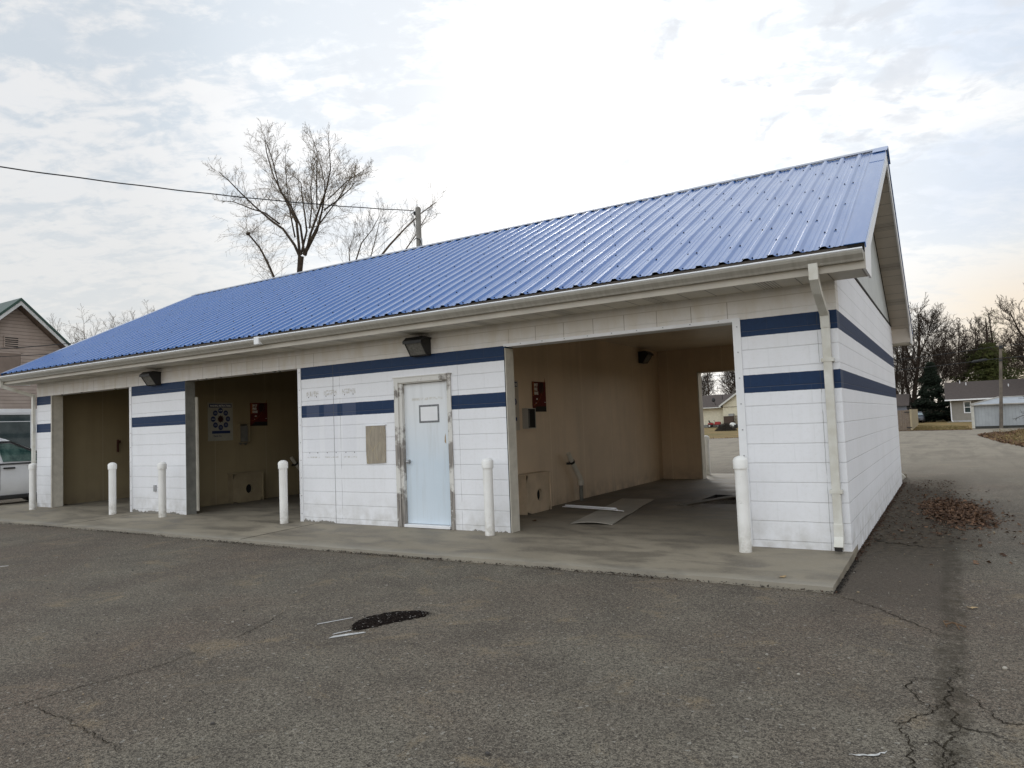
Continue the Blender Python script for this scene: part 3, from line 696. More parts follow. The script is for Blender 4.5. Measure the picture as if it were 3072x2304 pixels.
# eaves, gutter, fascia
XE0, XE1 = -16.78, .34
YE, ZE, YR = -.57, 2.955, 4.19
SL = .508
def roofz(y): return ZE+SL*(min(y, 2*YR-y)-YE)
for sgn in (0, 1):
    f = (lambda y: y) if not sgn else (lambda y: 2*YR-y)
    a, b = sorted((f(-.53), f(-.001)))
    mb = MB(); mb.box(XE0, XE1-.02, a, b, 2.735, 2.75); mb.build('soffit', M['soffit'], B)
    a, b = sorted((f(-.552), f(-.53)))
    mb = MB(); mb.box(XE0, XE1-.001, a, b, 2.722, 2.875); mb.build('fascia', M['fascia'], B)
    a, b = sorted((f(-.55), f(-.535)))
    mb = MB(); mb.box(XE0, XE1-.02, a, b, 2.877, 2.955); mb.build('drip_edge', simple('drip_edge_brown', (.085, .072, .060), .7), B)
for xa, xb, dz in ((XE0, -8.1, -.018), (-8.12, .33, -.006)):
    z = 2.80+dz
    mb = MB(); mb.prism([(-.553, z), (-.60, z), (-.615, z+.02), (-.655, z+.055), (-.668, z+.08), (-.668, z+.092), (-.553, z+.092)], 'x', xa, xb)
    gu = mb.build('gutter', M['gutter'], B); mb = MB(); mb.tube([(xa, -.668, z+.098), (xb, -.668, z+.098)], .010, 8); mb.build('gutter_lip', M['lip'], gu)
mb = MB(); mb.box(-8.17, -8.06, -.682, -.553, 2.79, 2.912); mb.build('gutter_joiner', M['white_trim'], B, bevel=.01)
z = 2.80; mb = MB(); mb.prism([(2*YR+.553, z), (2*YR+.60, z), (2*YR+.668, z+.08), (2*YR+.668, z+.092), (2*YR+.553, z+.092)], 'x', XE0, .33); mb.build('gutter', M['gutter'], B)
# rake: end boxes, fascia boards, sloping soffit
for sgn in (0, 1):
    f = (lambda y: y) if not sgn else (lambda y: 2*YR-y)
    for xs in ((XE1-.02, XE1), (XE0, XE0+.02)):
        mb = MB()
        mb.prism([(f(-.53), 2.715), (f(-.01), 2.715), (f(.14), 3.075), (f(.14), roofz(.14)-.02), (f(-.53), roofz(-.53)-.02)], 'x', *xs)
        mb.prism([(f(.14), roofz(.14)-.25), (f(YR), roofz(YR)-.25), (f(YR), roofz(YR)-.02), (f(.14), roofz(.14)-.02)], 'x', *xs); mb.build('rake_fascia', M['white_trim'], B)
for xa, xb in ((.0, XE1-.02), (XE0+.02, XL)):
    mb = MB()
    for sgn in (0, 1):
        f = (lambda y: y) if not sgn else (lambda y: 2*YR-y)
        mb.face([(xa, f(.02), roofz(.02)-.23), (xb, f(.02), roofz(.02)-.23), (xb, f(YR), roofz(YR)-.23), (xa, f(YR), roofz(YR)-.23)])
        mb.face([(xa, f(0.02), 2.745), (xb, f(.02), 2.745), (xb, f(.02), roofz(.02)-.23), (xa, f(.02), roofz(.02)-.23)])
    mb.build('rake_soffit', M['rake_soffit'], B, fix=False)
for xa, xb in ((-.2, -.012), (XL+.012, XL+.2)):
    mb = MB(); mb.prism([(.06, ZT+.001), (D-.06, ZT+.001), (D-.06, roofz(.06)-.24), (YR, roofz(YR)-.24), (.06, roofz(.06)-.24)], 'x', xa, xb); mb.build('gable_siding', M['gable_siding'], B)
mb = MB(); mb.box(-.014, .012, .06, D-.06, ZT-.014, ZT+.016); mb.build('channel_strip', M['dark_gap'], B)
# the ribbed roof
rel = [(-.046, 0), (-.018, .024), (.018, .024), (.046, 0), (.080, 0), (.088, .004), (.100, .004), (.108, 0), (.132, 0), (.140, .004), (.152, .004), (.160, 0)]
prof = []; k = -71
while True:
    x = -.01+.24*k; k += 1
    if x > .16: break
    prof += [(x+a, h) for a, h in rel if XE0 < x+a < .19]
prof = [(XE0, 0)]+prof+[(.20, 0)]
mb = MB(); nv = Vector((0, -SL, 1)).normalized(); NS = 14
for sgn in (1, -1):
    b0 = len(mb.v)
    for j in range(NS+1):
        y = YE+(YR-YE)*j/NS
        for x, h in prof:
            wv = .0025*math.sin(x*3.1+j*1.7)+.002*math.sin(x*7.7-j)
            P = Vector((x, y, roofz(y)))+nv*(h+wv)
            mb.v.append((P.x, P.y if sgn > 0 else 2*YR-P.y, P.z))
    n = len(prof)
    for j in range(NS):
        for i in range(n-1):
            mb.f.append((b0+j*n+i, b0+j*n+i+1, b0+(j+1)*n+i+1, b0+(j+1)*n+i)); mb.mi.append(0)
for sgn in (1, -1):            # underside deck
    y0_, y1_ = (YE+.03, YR) if sgn > 0 else (2*YR-YE-.03, YR)
    mb.face([(XE0+.01, y0_, roofz(YE)-.012), (.33, y0_, roofz(YE)-.012), (.33, YR, roofz(YR)-.03), (XE0+.01, YR, roofz(YR)-.03)], 2)
rr = random.Random(2); L = math.hypot(YR-YE, roofz(YR)-ZE); dv = Vector((0, 1, SL)).normalized(); mb.m = 1
k = -70
while -.01+.24*k < .1:
    for j in range(9):
        s = .05 if j == 0 else .05+.60*j+rr.uniform(-.02, .02)
        for off in ((.052, .20) if j == 0 else ((.052,) if (j+k) % 2 else (.190,))):
            c = Vector((-.01+.24*k+off, YE, ZE))+dv*s+nv*.001; a_ = Vector((1, 0, 0)); q = .0075
            mb.hexa([c-a_*q-dv*q, c+a_*q-dv*q, c+a_*q+dv*q, c-a_*q+dv*q]+[c-a_*q*.6-dv*q*.6+nv*.011, c+a_*q*.6-dv*q*.6+nv*.011, c+a_*q*.6+dv*q*.6+nv*.011, c-a_*q*.6+dv*q*.6+nv*.011])
    k += 1
roof_o = mb.build('roof', [M['roof'], M['screw'], M['deck']], B, fix=False)
def slope_strip(mb, x0, x1, ya, yb, h, th=.006, front=True):
    def P(x, y, e):
        q = Vector((x, y, roofz(y)))+nv*e
        return (q.x, q.y if front else 2*YR-q.y, q.z)
    mb.hexa([P(x0, ya, h-th), P(x1, ya, h-th), P(x1, yb, h-th), P(x0, yb, h-th), P(x0, ya, h), P(x1, ya, h), P(x1, yb, h), P(x0, yb, h)])
for ya, yb, hh in ((YE-.01, 3.25, .014), (3.22, 3.86, .018)):
    mb = MB(); slope_strip(mb, .165, .352, ya, yb, hh); slope_strip(mb, .346, .354, ya, yb, hh-.006, .05)
    mb.build('rake_trim', M['roof'], roof_o)
mb = MB(); slope_strip(mb, .165, .352, YE-.01, YR, .014, front=False); slope_strip(mb, .346, .354, YE-.01, YR, .008, .05, front=False); mb.build('rake_trim', M['roof'], roof_o); mb = MB()
slope_strip(mb, XE0-.012, XE0+.15, YE-.01, YR-.01, .024); slope_strip(mb, XE0-.014, XE0-.006, YE-.01, YR-.01, .018, .05); slope_strip(mb, XE0-.012, XE0+.15, YE-.01, YR-.01, .024, front=False)
mb.build('rake_trim', M['roof'], roof_o)
mb = MB(); slope_strip(mb, XE0-.01, .20, YR-.14, YR, .030, .006); slope_strip(mb, XE0-.01, .20, YR-.14, YR, .030, .006, front=False)
mb.build('ridge_cap', simple('ridge_cap_pale', (.30, .33, .40), .4, var=.1), roof_o)
mb = MB(); slope_strip(mb, .17, .37, YR-.34, YR+.005, .036, .006); slope_strip(mb, .17, .37, YR-.34, YR+.005, .036, .006, front=False)
mb.build('ridge_cap', M['roof'], roof_o)
mb = MB(); slope_strip(mb, .20, .338, YE, YE+.05, .006, .10); mb.build('trim_gap', M['dark_gap'], roof_o)

# downspouts
def duct(mb, pts, w_, d_):
    for a, b in zip(pts, pts[1:]):
        a, b = Vector(a), Vector(b); mb.bar(a, b, w_, d_, (0, -1, .001) if abs((b-a).normalized().z) > .9 else (0, 0, 1))
M['spout'] = simple('downspout_metal', (.66, .66, .61), .42, var=.1, scale=4, c2=(.50, .48, .41))
mb = MB(); xx = -.105
mb.bar((xx, -.60, 2.82), (xx, -.60, 2.66), .085, .065, (0, 1, 0)); mb.bar((xx, -.615, 2.69), (xx, -.46, 2.57), .083, .063)
mb.bar((xx, -.47, 2.575), (xx, -.06, 2.39), .079, .060); mb.bar((xx, -.075, 2.42), (xx, -.05, 2.26), .085, .065, (0, 1, 0))
mb.bar((xx, -.045, 2.28), (xx, -.045, .26), .080, .062, (0, 1, 0)); mb.bar((xx, -.045, .28), (xx, -.055, .12), .088, .070, (0, 1, 0)); mb.bar((xx, -.05, .15), (xx, -.13, .045), .086, .066, (0, 1, 0))
ds = mb.build('downspout', M['spout'], B, bevel=.004)
for zz_ in (1.93, .60): mb = MB(); mb.box(xx-.06, xx+.06, -.082, -.002, zz_-.018, zz_+.018); mb.build('strap', M['spout'], ds)
mb = MB(); mb.box(xx-.036, xx+.036, -.155, -.145, .02, .06); mb.build('outlet', M['dark_gap'], ds)
mb = MB()
mb.bar((-16.74, -.60, 2.80), (-16.74, -.60, 2.66), .075, .06, (0, 1, 0)); mb.bar((-16.75, -.61, 2.69), (-16.54, -.05, 2.47), .06, .075); mb.bar((-16.53, -.045, 2.50), (-16.53, -.045, .12), .075, .06, (0, 1, 0)); mb.bar((-16.53, -.045, .14), (-16.45, -.09, .04), .07, .06, (0, 1, 0))
ds2 = mb.build('downspout', M['spout'], B, bevel=.004)
mb = MB(); mb.box(-16.445, -16.40, -.14, -.05, .005, .075); mb.build('outlet', M['dark_gap'], ds2)
mb = MB(); mb.bar((-.11, 8.46, 2.7), (-.11, 8.46, .15), .08, .065, (0, 1, 0)); mb.bar((-.11, 8.46, .16), (.02, 8.62, .02), .08, .065, (0, 1, 0)); mb.build('downspout', M['spout'], B, bevel=.004)

# ================================================================== bollards
def bollard(x, y, label, h=.98):
    o = empty('bollard', (x, y, slab_z(y)), label=label, cat='bollard', group='white capped bollards at the bay openings')
    mb = MB(); mb.lathe([(.064, -.01), (.064, h-.118)], n=24); mb.build('post', M['bollard'], o, smooth=True, world=False)
    mb = MB(); mb.lathe([(.076, h-.122), (.077, h-.034), (.072, h-.024), (.060, h-.010), (.040, h+.002), (.018, h+.009), (.004, h+.010)], n=24); mb.build('cap', M['bollard'], o, smooth=True, world=False)
    return o
bollard(-15.93, -.33, 'white bollard beside the leftmost downspout, nearest the parked pickup')
bollard(-12.81, -.33, 'white bollard in front of the far left bay opening, left of the narrow pier')
bollard(-11.23, -.30, 'white bollard standing in front of the narrow striped pier with the outlet')
bollard(-8.10, -.22, 'white bollard at the right edge of the middle bay opening')
bollard(-4.20, -.22, 'white bollard right of the pale blue door')
bollard(-.97, -.30, 'white bollard nearest the camera, at the right jamb of the large open bay')
b7 = bollard(-4.22, 9.42, 'cream white bollard seen through the far opening of the large bay', .95)

# ================================================================== wall lamps
def lamp(x, y, z, rz, label):
    o = empty('wall_lamp', (x, y, z), rz, label=label, cat='wall lamp', group='boxy black wall lamps')
    W, Dp = .15, .22
    mb = MB(); mb.prism([(0, .02), (0, .24), (-Dp*.75, .25), (-Dp, .20), (-Dp, .17), (-Dp*.45, 0), (0, 0)], 'x', -W, -W+.012)
    mb.prism([(0, .02), (0, .24), (-Dp*.75, .25), (-Dp, .20), (-Dp, .17), (-Dp*.45, 0), (0, 0)], 'x', W-.012, W)
    mb.prism([(0, .235), (0, .25), (-Dp*.75, .262), (-Dp-.02, .205), (-Dp-.02, .165), (-Dp, .165), (-Dp, .19), (-Dp*.75, .245)], 'x', -W-.015, W+.015)
    mb.box(-W+.012, W-.012, -.05, 0, 0, .235); mb.build('housing', M['black'], o, world=False)
    mb = MB(); mb.prism([(-.05, .01), (-.05, .235), (-Dp+.012, .17), (-Dp*.45-.0, .012)], 'x', -W+.013, W-.013)
    mb.build('lens', simple('lamp_lens', (.17, .165, .15), .25, var=.2, scale=30), o, world=False)
    return o
lamp(-5.385, -.001, 2.42, 0, 'black wall lamp above the pale blue door')
lamp(-11.87, -.001, 2.41, 0, 'black wall lamp above the narrow striped pier')
lamp(-4.899, 7.1, 2.66, R(90), 'black wall lamp inside the large bay, high on the beige wall')

# ================================================================== bay fittings
red = simple('poster_red', (.12, .008, .006), .85, var=.2, scale=4); orange = simple('poster_orange', (.30, .09, .02), .85)
maroon = simple('poster_maroon', (.035, .006, .006), .85); black_p = simple('poster_black', (.012, .012, .010), .85)
def fittings(xw, where, open_box, darkened):  # last argument picks darker copies of the colours for the dimmer middle bay
    U, V = (0, 1, 0), (0, 0, 1)
    # red poster
    y0, y1, z0, z1 = 2.20, 2.65, 1.60, 2.10
    o = empty('poster', (xw, y0, z0), label='red SPOT FREE RINSE poster on the wall of the %s bay' % where, cat='poster', group='red posters in the bays')
    mb = MB(); mb.box(xw+.001, xw+.007, y0, y1, z0, z1); mb.build('sheet', red, o)
    x = xw+.0085
    mb = MB(); mb.face([(x, y0+.01, 1.86), (x, y0+.10, 1.88), (x, y0+.06, 2.09), (x, y0+.01, 2.09)]); mb.build('print_shape', orange, o, fix=False)
    mb = MB(); pts = [(x, y0+.30+.09*math.cos(a), 2.0+.10*math.sin(a)) for a in [i*.4 for i in range(16)]]; mb.face([(p[0], p[1], min(p[2], z1-.003)) for p in pts])
    mb.build('print_shape', maroon, o, fix=False)
    mb = MB(); mb.face([(x, y0+.002, z0+.002), (x, y1-.002, z0+.002), (x, y1-.002, z0+.09), (x, y0+.12, z0+.09)]); mb.build('print_shape', black_p, o, fix=False)
    mb = MB(); P = [(x+.001, y0+.03+.40*s-.0, z0+.10+.12*s+.36*s**3) for s in [i/14 for i in range(15)]]
    for a, b in zip(P, P[1:]): mb.face([a, b, (b[0], b[1], min(b[2]+.012, z1-.004)), (a[0], a[1], min(a[2]+.012, z1-.004))])
    mb.build('print_shape', orange, o, fix=False)
    for i, s in enumerate(('SPOT', 'FREE', 'RINSE')): text_mesh('lettering', s, .068, (xw+.009, y0+.055, 2.02-.068*i), U, V, M['letter_white'], o, sx=.75, bold=.002)
    for (a, b, c, d) in ((.11, .17, .20, .225), (.09, .12, .14, .15), (.38, .44, .155, .163)):
        mb = MB(); mb.face([(x+.001, y0+a, z0+c), (x+.001, y0+b, z0+c), (x+.001, y0+b-.01, z0+d), (x+.001, y0+a+.01, z0+d)]); mb.build('print_shape', M['letter_white'], o, fix=False)
    # instruction board
    y0, y1, z0, z1 = 1.17, 1.76, 1.31, 2.10
    o = empty('instruction_sign', (xw, y0, z0), label='white WASHING INSTRUCTIONS board with navy circles in the %s bay' % where, cat='sign', group='washing instruction boards')
    mb = MB(); mb.box(xw+.001, xw+.006, y0, y1, z0, z1); mb.build('board', simple('dingy_board', (.40, .39, .33) if darkened else (.50, .46, .40), .5, var=.1), o)
    x = xw+.0075; yc = (y0+y1)/2
    mb = MB(); mb.face([(x, y0+.03, 2.0), (x, y1-.03, 2.0), (x, y1-.03, 2.075), (x, y0+.03, 2.075)]); mb.build('header_bar', M['navy_print'], o, fix=False); mb = MB(); mb.face([(x, y0+.09, 1.46), (x, y1-.07, 1.46), (x, y1-.07, 1.515), (x, y0+.09, 1.515)])
    mb.build('footer_bar', M['navy_print'], o, fix=False)
    text_mesh('lettering', 'WASHING INSTRUCTIONS', .062, (x+.001, yc, 2.015), U, V, M['letter_white'], o, sx=.66, align='CENTER', bold=.001)
    for k in range(8):
        a = math.pi/2+k*math.pi/4; cy, cz = yc+.175*math.cos(a), 1.76+.175*math.sin(a)
        mb = MB(); mb.face([(x, cy+.056*math.cos(i*.3927), cz+.056*math.sin(i*.3927)) for i in range(16)]); mb.build('dial_spot', M['navy_print'], o, fix=False)
        if k == 0: text_mesh('lettering', 'STOP', .036, (x+.001, cy, cz-.012), U, V, M['letter_white'], o, sx=.9, align='CENTER')
        elif k in (2,): text_mesh('lettering', 'RINSE', .030, (x+.001, cy, cz-.010), U, V, M['letter_white'], o, sx=.9, align='CENTER')
    mb = MB()
    for k in range(8):
        if k in (0, 2): continue
        a = math.pi/2+k*math.pi/4; cy, cz = yc+.175*math.cos(a), 1.76+.175*math.sin(a)
        for dz_, hw in ((.008, .026), (-.014, .032)): mb.face([(x+.001, cy-hw, cz+dz_), (x+.001, cy+hw, cz+dz_), (x+.001, cy+hw, cz+dz_+.010), (x+.001, cy-hw, cz+dz_+.010)])
    mb.build('small_print', simple('faint_print', (.28, .30, .36), .5), o, fix=False)
    mb = MB(); mb.face([(x, yc+(.085 if i % 2 else .055)*math.cos(i*math.pi/10), 1.76+(.085 if i % 2 else .055)*math.sin(i*math.pi/10)) for i in range(20)]); mb.build('star', maroon, o, fix=False)
    text_mesh('lettering', 'Thank You', .05, (x+.001, y0+.11, 1.395), U, (0, .2, .98), M['navy_print'], o, sx=.9)
    # recessed box
    o = empty('control_box', (xw, 1.86, 1.25), label='%s control box on the wall of the %s bay' % ('empty black' if open_box else 'grimy grey', where), cat='control box', group='control boxes in the bays')
    ya, yb, za, zb = 1.86, 2.12, (1.33 if open_box else 1.25), 1.655
    mb = MB()
    for q in ((xw, xw+.10, ya, ya+.012, za, zb), (xw, xw+.10, yb-.012, yb, za, zb), (xw, xw+.10, ya+.012, yb-.012, zb-.012, zb), (xw, xw+.10, ya+.012, yb-.012, za, za+.012)): mb.box(*q)
    mb.build('box_rim', M['panel_y_dim'] if not open_box else simple('box_rim_metal', (.42, .41, .38), .4, metal=.3), o)
    mb = MB(); mb.box(xw+.001, xw+(.092 if open_box else .02), ya+.012, yb-.012, za+.012, zb-.012); mb.build('back_plate', M['pit'] if open_box else simple('dull_plate', (.10, .095, .075), .6, c2=(.03, .028, .02), scale=12), o)
    if open_box:
        mb = MB(); mb.box(xw+.093, xw+.100, ya+.02, ya+.06, za+.03, zb-.03); mb.build('switch_strip', simple('switch_strip', (.05, .055, .055), .4), o)
    else:
        mb = MB(); mb.box(xw+.02, xw+.06, ya+.05, yb-.03, za+.02, zb-.05); mb.prism([(ya+.07, za-.05), (ya+.12, za-.01), (ya+.20, za-.06), (yb, za), (ya+.03, za)], 'x', xw+.01, xw+.03); mb.build('torn_liner', M['grey_block'], o)
    # floor vault with round hole
    o = empty('floor_vault', (xw, 1.6, 0), label='beige floor box with a round hole against the wall of the %s bay' % where, cat='box', group='floor boxes with round holes')
    mb = MB(); xa = xw+.17; ya, yb, zb = 1.62, 2.36, .60; cy, cz, rr_ = 2.02, .27, .085
    N = 24; ring = [(cy+rr_*math.cos(2*math.pi*i/N), cz+rr_*1.15*math.sin(2*math.pi*i/N)) for i in range(N)]
    def outer(i):
        a = 2*math.pi*i/N; c, s = math.cos(a), math.sin(a); tt = min(((yb-cy) if c > 0 else (cy-ya))/abs(c) if abs(c) > 1e-6 else 9, ((zb-cz) if s > 0 else cz)/abs(s) if abs(s) > 1e-6 else 9)
        return (cy+c*tt, cz+s*tt)
    for i in range(N):
        j = (i+1) % N; A, Bq = outer(i), outer(j)
        mb.face([(xa, *ring[i]), (xa, *ring[j]), (xa, *Bq), (xa, *A)]); mb.face([(xa, *ring[i]), (xa, *ring[j]), (xa-.05, *ring[j]), (xa-.05, *ring[i])])
    mb.face([(xw, ya, 0), (xa, ya, 0), (xa, ya, zb), (xw, ya, zb)]); mb.face([(xw, yb, 0), (xa, yb, 0), (xa, yb, zb), (xw, yb, zb)])
    mb.box(xw, xa+.012, ya-.015, yb+.015, zb, zb+.022)
    mb.build('casing', simple('vault_beige', (.55, .44, .31) if not darkened else (.33, .27, .17), .6, var=.12, scale=4, bmp=.15), o, fix=False)
    mb = MB(); mb.box(xw+.01, xa-.06, cy-.12, cy+.12, cz-.13, cz+.13); mb.build('hole_void', M['pit'], o)
    mb = MB(); mb.box(xa-.012, xa+.014, yb-.002, yb+.016, 0, zb); mb.build('corner_trim', M['panel_x'] if not darkened else M['panel_y_dim'], o)
    # wand holder pipe
    o = empty('wand_pipe', (xw+.08, 3.65, 0), label='slanted plastic wand holder pipe on a grey stub in the %s bay' % where, cat='pipe', group='wand holder pipes')
    mb = MB(); mb.tube([(xw+.09, 3.22, .86), (xw+.09, 3.30, .76), (xw+.09, 3.62, .42), (xw+.09, 3.66, .34)], [.040, .042, .044, .046], 14); mb.tube([(xw+.09, 3.66, .36), (xw+.09, 3.66, .27)], .054, 14)
    mb.build('pipe', M['beige_trim'], o, smooth=True)
    mb = MB(); mb.tube([(xw+.09, 3.66, .27), (xw+.09, 3.66, 0)], .034, 12); mb.build('stub', M['grey_block'], o, smooth=True)
    mb = MB(); mb.tube([(xw+.09, 3.33, .725), (xw+.09, 3.36, .695)], .052, 12); mb.box(xw, xw+.06, 3.30, 3.33, .66, .70); mb.build('clamp', M['black'], o)
fittings(-4.899, 'large right', True, False)
fittings(-11.999, 'dim middle', False, True)
o = empty('door_pull', (-16.26, 1.7, 1.15), label='small rusty bracket on the wall of the far left bay', cat='bracket')
mb = MB(); mb.box(-16.267, -16.22, 1.66, 1.69, 1.12, 1.42); mb.box(-16.22, -16.19, 1.655, 1.72, 1.34, 1.40); mb.build('bracket', simple('rust', (.07, .022, .012), .8), o)

# things lying on the bay floor
def sheet(name, P, th, mt, label, cat, n=10, lift=None):
    mb = MB(); A, Bq, C, Dq = [Vector(p) for p in P]; G = []
    for j in range(n+1):
        for i in range(n+1):
            u, v = i/n, j/n; p = A.lerp(Bq, u).lerp(Dq.lerp(C, u), v); z = p.z+(lift(u, v) if lift else 0)
            G.append((p.x, p.y, z))
    k = n+1
    for lay, dz_ in ((0, 0), (1, th)):
        b = len(mb.v); mb.v += [(x, y, z+dz_) for x, y, z in G]
        for j in range(n):
            for i in range(n): mb.f.append((b+j*k+i, b+j*k+i+1, b+(j+1)*k+i+1, b+(j+1)*k+i)); mb.mi.append(0)
    rim = [j for j in range(k)]+[(j+1)*k+n for j in range(n)]+[n*k+n-1-i for i in range(n)]+[(n-1-j)*k for j in range(n-1)]
    for a, c in zip(rim, rim[1:]+rim[:1]): mb.f.append((a, c, k*k+c, k*k+a)); mb.mi.append(0)
    return tag(mb.build(name, M[mt]), label, cat)
sheet('fallen_sheet', [(-3.63, .93, .004), (-3.03, .98, .004), (-3.56, 3.98, .004), (-4.17, 3.99, .004)], .006, 'cardboard', 'pale grey board sheet lying on the floor of the large bay', 'sheet', 12,
      lambda u, v: .028*math.sin(math.pi*u)*max(0, 1-v*5)+.012*u*math.sin(v*7)**2)
mb = MB(); a, b = Vector((-4.58, 2.54, .030)), Vector((-3.50, 2.21, .045)); mb.bar(a, b, .075, .012); mb.bar(a+Vector((.01, .035, .012)), b+Vector((-.02, .035, .012)), .012, .03)
mb.prism([(-3.50, 2.175), (-3.34, 2.12), (-3.42, 2.19), (-3.505, 2.25)], 'z', .036, .045)
tag(mb.build('trim_strip', M['white_trim']), 'long white vinyl strip with a torn tip lying across the board sheet', 'trim strip')
mb = MB(); mb.bar((-2.83, 3.30, .014), (-2.20, 5.10, .014), .17, .022); tag(mb.build('plank', simple('grey_plank', (.16, .145, .12), .8, var=.2), None), 'grey plank laid across the black drain pit in the large bay', 'plank')
def leaf_obj(x, y, z, s, rz, label, mt='leaf_tan', seed=0):
    r = random.Random(seed); mb = MB(); c, sn = math.cos(rz), math.sin(rz)
    pts = []
    for i in range(11):
        a = i/11*2*math.pi; rad = s*((1.0, .45)[i % 2])*r.uniform(.75, 1.15); pts.append((rad*math.cos(a), rad*.8*math.sin(a)))
    q = [(x+c*u-sn*v, y+sn*u+c*v, z+.006+.35*abs(u)*r.uniform(.2, .9)) for u, v in pts]
    for i in range(11): mb.face([q[i], q[(i+1) % 11], (x, y, z+.004)])
    return tag(mb.build('fallen_leaf', M[mt], fix=False), label, 'leaf')
leaf_obj(.96, -1.61, -.078, .045, .4, 'pale tan dry leaf alone on the asphalt right of the building corner', seed=1)
leaf_obj(-.42, -1.30, -.026, .05, 1.2, 'curled tan leaf on the concrete apron near its front right corner', seed=2)
leaf_obj(-4.26, 1.03, 0, .07, 2.2, 'brown leaf on the bay floor beside the round hole box', 'leaf', 3)
leaf_obj(-2.62, 3.20, 0, .045, .2, 'brown leaf on the bay floor in front of the drain pit', 'leaf', 4)
leaf_obj(-2.95, 4.15, 0, .04, .9, 'dark leaf on the bay floor at the left edge of the drain pit', 'leaf', 5)

# ================================================================== trees
def rot_about(v, ax, a): return Matrix.Rotation(a, 3, ax) @ v
def grow(mb, p, d, L, r, lvl, rg, upb=.25, rmin=.010, wig=.16, dens=1.0):
    """one branch as a wandering tapered tube, then its side twigs"""
    n = 5 if lvl > 1 else (3 if lvl == 1 else 2)
    pts = [p.copy()]; dd = d.copy()
    for i in range(n):
        dd = (dd+Vector((rg.gauss(0, wig), rg.gauss(0, wig), rg.gauss(0, wig)+upb*.35))).normalized()
        pts.append(pts[-1]+dd*L/n)
    r1 = max(rmin*.7, r*.35)
    mb.tube(pts, [r+(r1-r)*i/n for i in range(n+1)], 5 if lvl > 2 else 3, cap=False)
    if lvl <= 0: return
    k = max(2, int(round({3: 8, 2: 7, 1: 5}.get(lvl, 6)*dens)))
    for i in range(k):
        t_ = (.12+.86*(i+rg.random()*.7)/k)*n; a = min(int(t_), n-1); q = pts[a].lerp(pts[a+1], t_-a)
        ld = (pts[a+1]-pts[a]).normalized(); ax = ld.orthogonal().normalized(); ax = rot_about(ax, ld, rg.uniform(0, 6.283))
        nd = rot_about(ld, ax, rg.uniform(.55, 1.1)); nd.z += upb*.6; nd.normalize()
        f = (1-.45*t_/n)*rg.uniform(.7, 1.15)
        grow(mb, q, nd, L*(.50 if lvl > 1 else .44)*f, max(rmin, r*.45*f), lvl-1, rg, upb, rmin, wig, dens)
def bare_tree(loc, H, spread, label, seed, nl=6, mt='bark_far', lean=(0, 0), fork=.28, r0=None, rmin=.018, dens=1.0, group=None, lvl=3, upb=.25):
    rg = random.Random(seed); o = empty('bare_tree', loc, label=label, cat='tree', **({'group': group} if group else {}))
    r0 = r0 or H*.022; base = Vector((0, 0, 0)); top = Vector((lean[0]*.3, lean[1]*.3, H*fork))
    mb = MB(); mb.tube([base, base+(top-base)*.1, base.lerp(top, .5), top], [r0*1.35, r0*1.05, r0*.92, r0*.85], 10); br = MB()
    for i in range(nl):
        a = 2*math.pi*(i+rg.random()*.6)/nl; sp = spread*rg.uniform(.6, 1.05); hh = H*rg.uniform(.80, 1.0)
        if i % 3 == 0: sp *= .4
        if i % 3 == 2: hh *= .78
        e = Vector((math.cos(a)*sp+lean[0], math.sin(a)*sp+lean[1], hh)); pts = []; s0 = top*rg.uniform(.8, 1.0)
        for j in range(8):
            t_ = j/7; pts.append(Vector((s0.x+(e.x-s0.x)*t_**.8, s0.y+(e.y-s0.y)*t_**.8, s0.z+(e.z-s0.z)*t_**1.12))+Vector((rg.gauss(0, .015*H*t_), rg.gauss(0, .015*H*t_), 0)))
        mb.tube(pts, [r0*(.34-.31*j/7)+.010 for j in range(8)], 6)
        limb_twigs(br, pts, H*.34, r0*.15, rg, rmin*.6, int(16*dens), lvl-1, upb)
    mb.build('trunk', M[mt], o, world=False, smooth=True); br.build('branches', M[mt], o, world=False, fix=False)
    return o
def limb_twigs(br, pts, L, r, rg, rmin, k, lvl=2, upb=.25, dens=1.0, t0=.22):
    n = len(pts)-1
    for i in range(k):
        u = t0+(1-t0)*(i+rg.random())/k; t_ = min(u*n, n-1e-4); a = int(t_); q = pts[a].lerp(pts[a+1], t_-a)
        ld = (pts[a+1]-pts[a]).normalized(); ax = rot_about(ld.orthogonal().normalized(), ld, rg.uniform(0, 6.283))
        nd = rot_about(ld, ax, rg.uniform(.5, 1.15)); nd.z += upb*.5; nd.normalize()
        grow(br, q, nd, L*(1.1-.62*u)*rg.uniform(.6, 1.1), max(rmin, r*(1.1-.7*u)), lvl, rg, upb, rmin, dens=dens)
    grow(br, pts[-1], (pts[-1]-pts[-2]).normalized(), L*.4, max(rmin, r*.4), lvl, rg, upb, rmin, dens=dens)

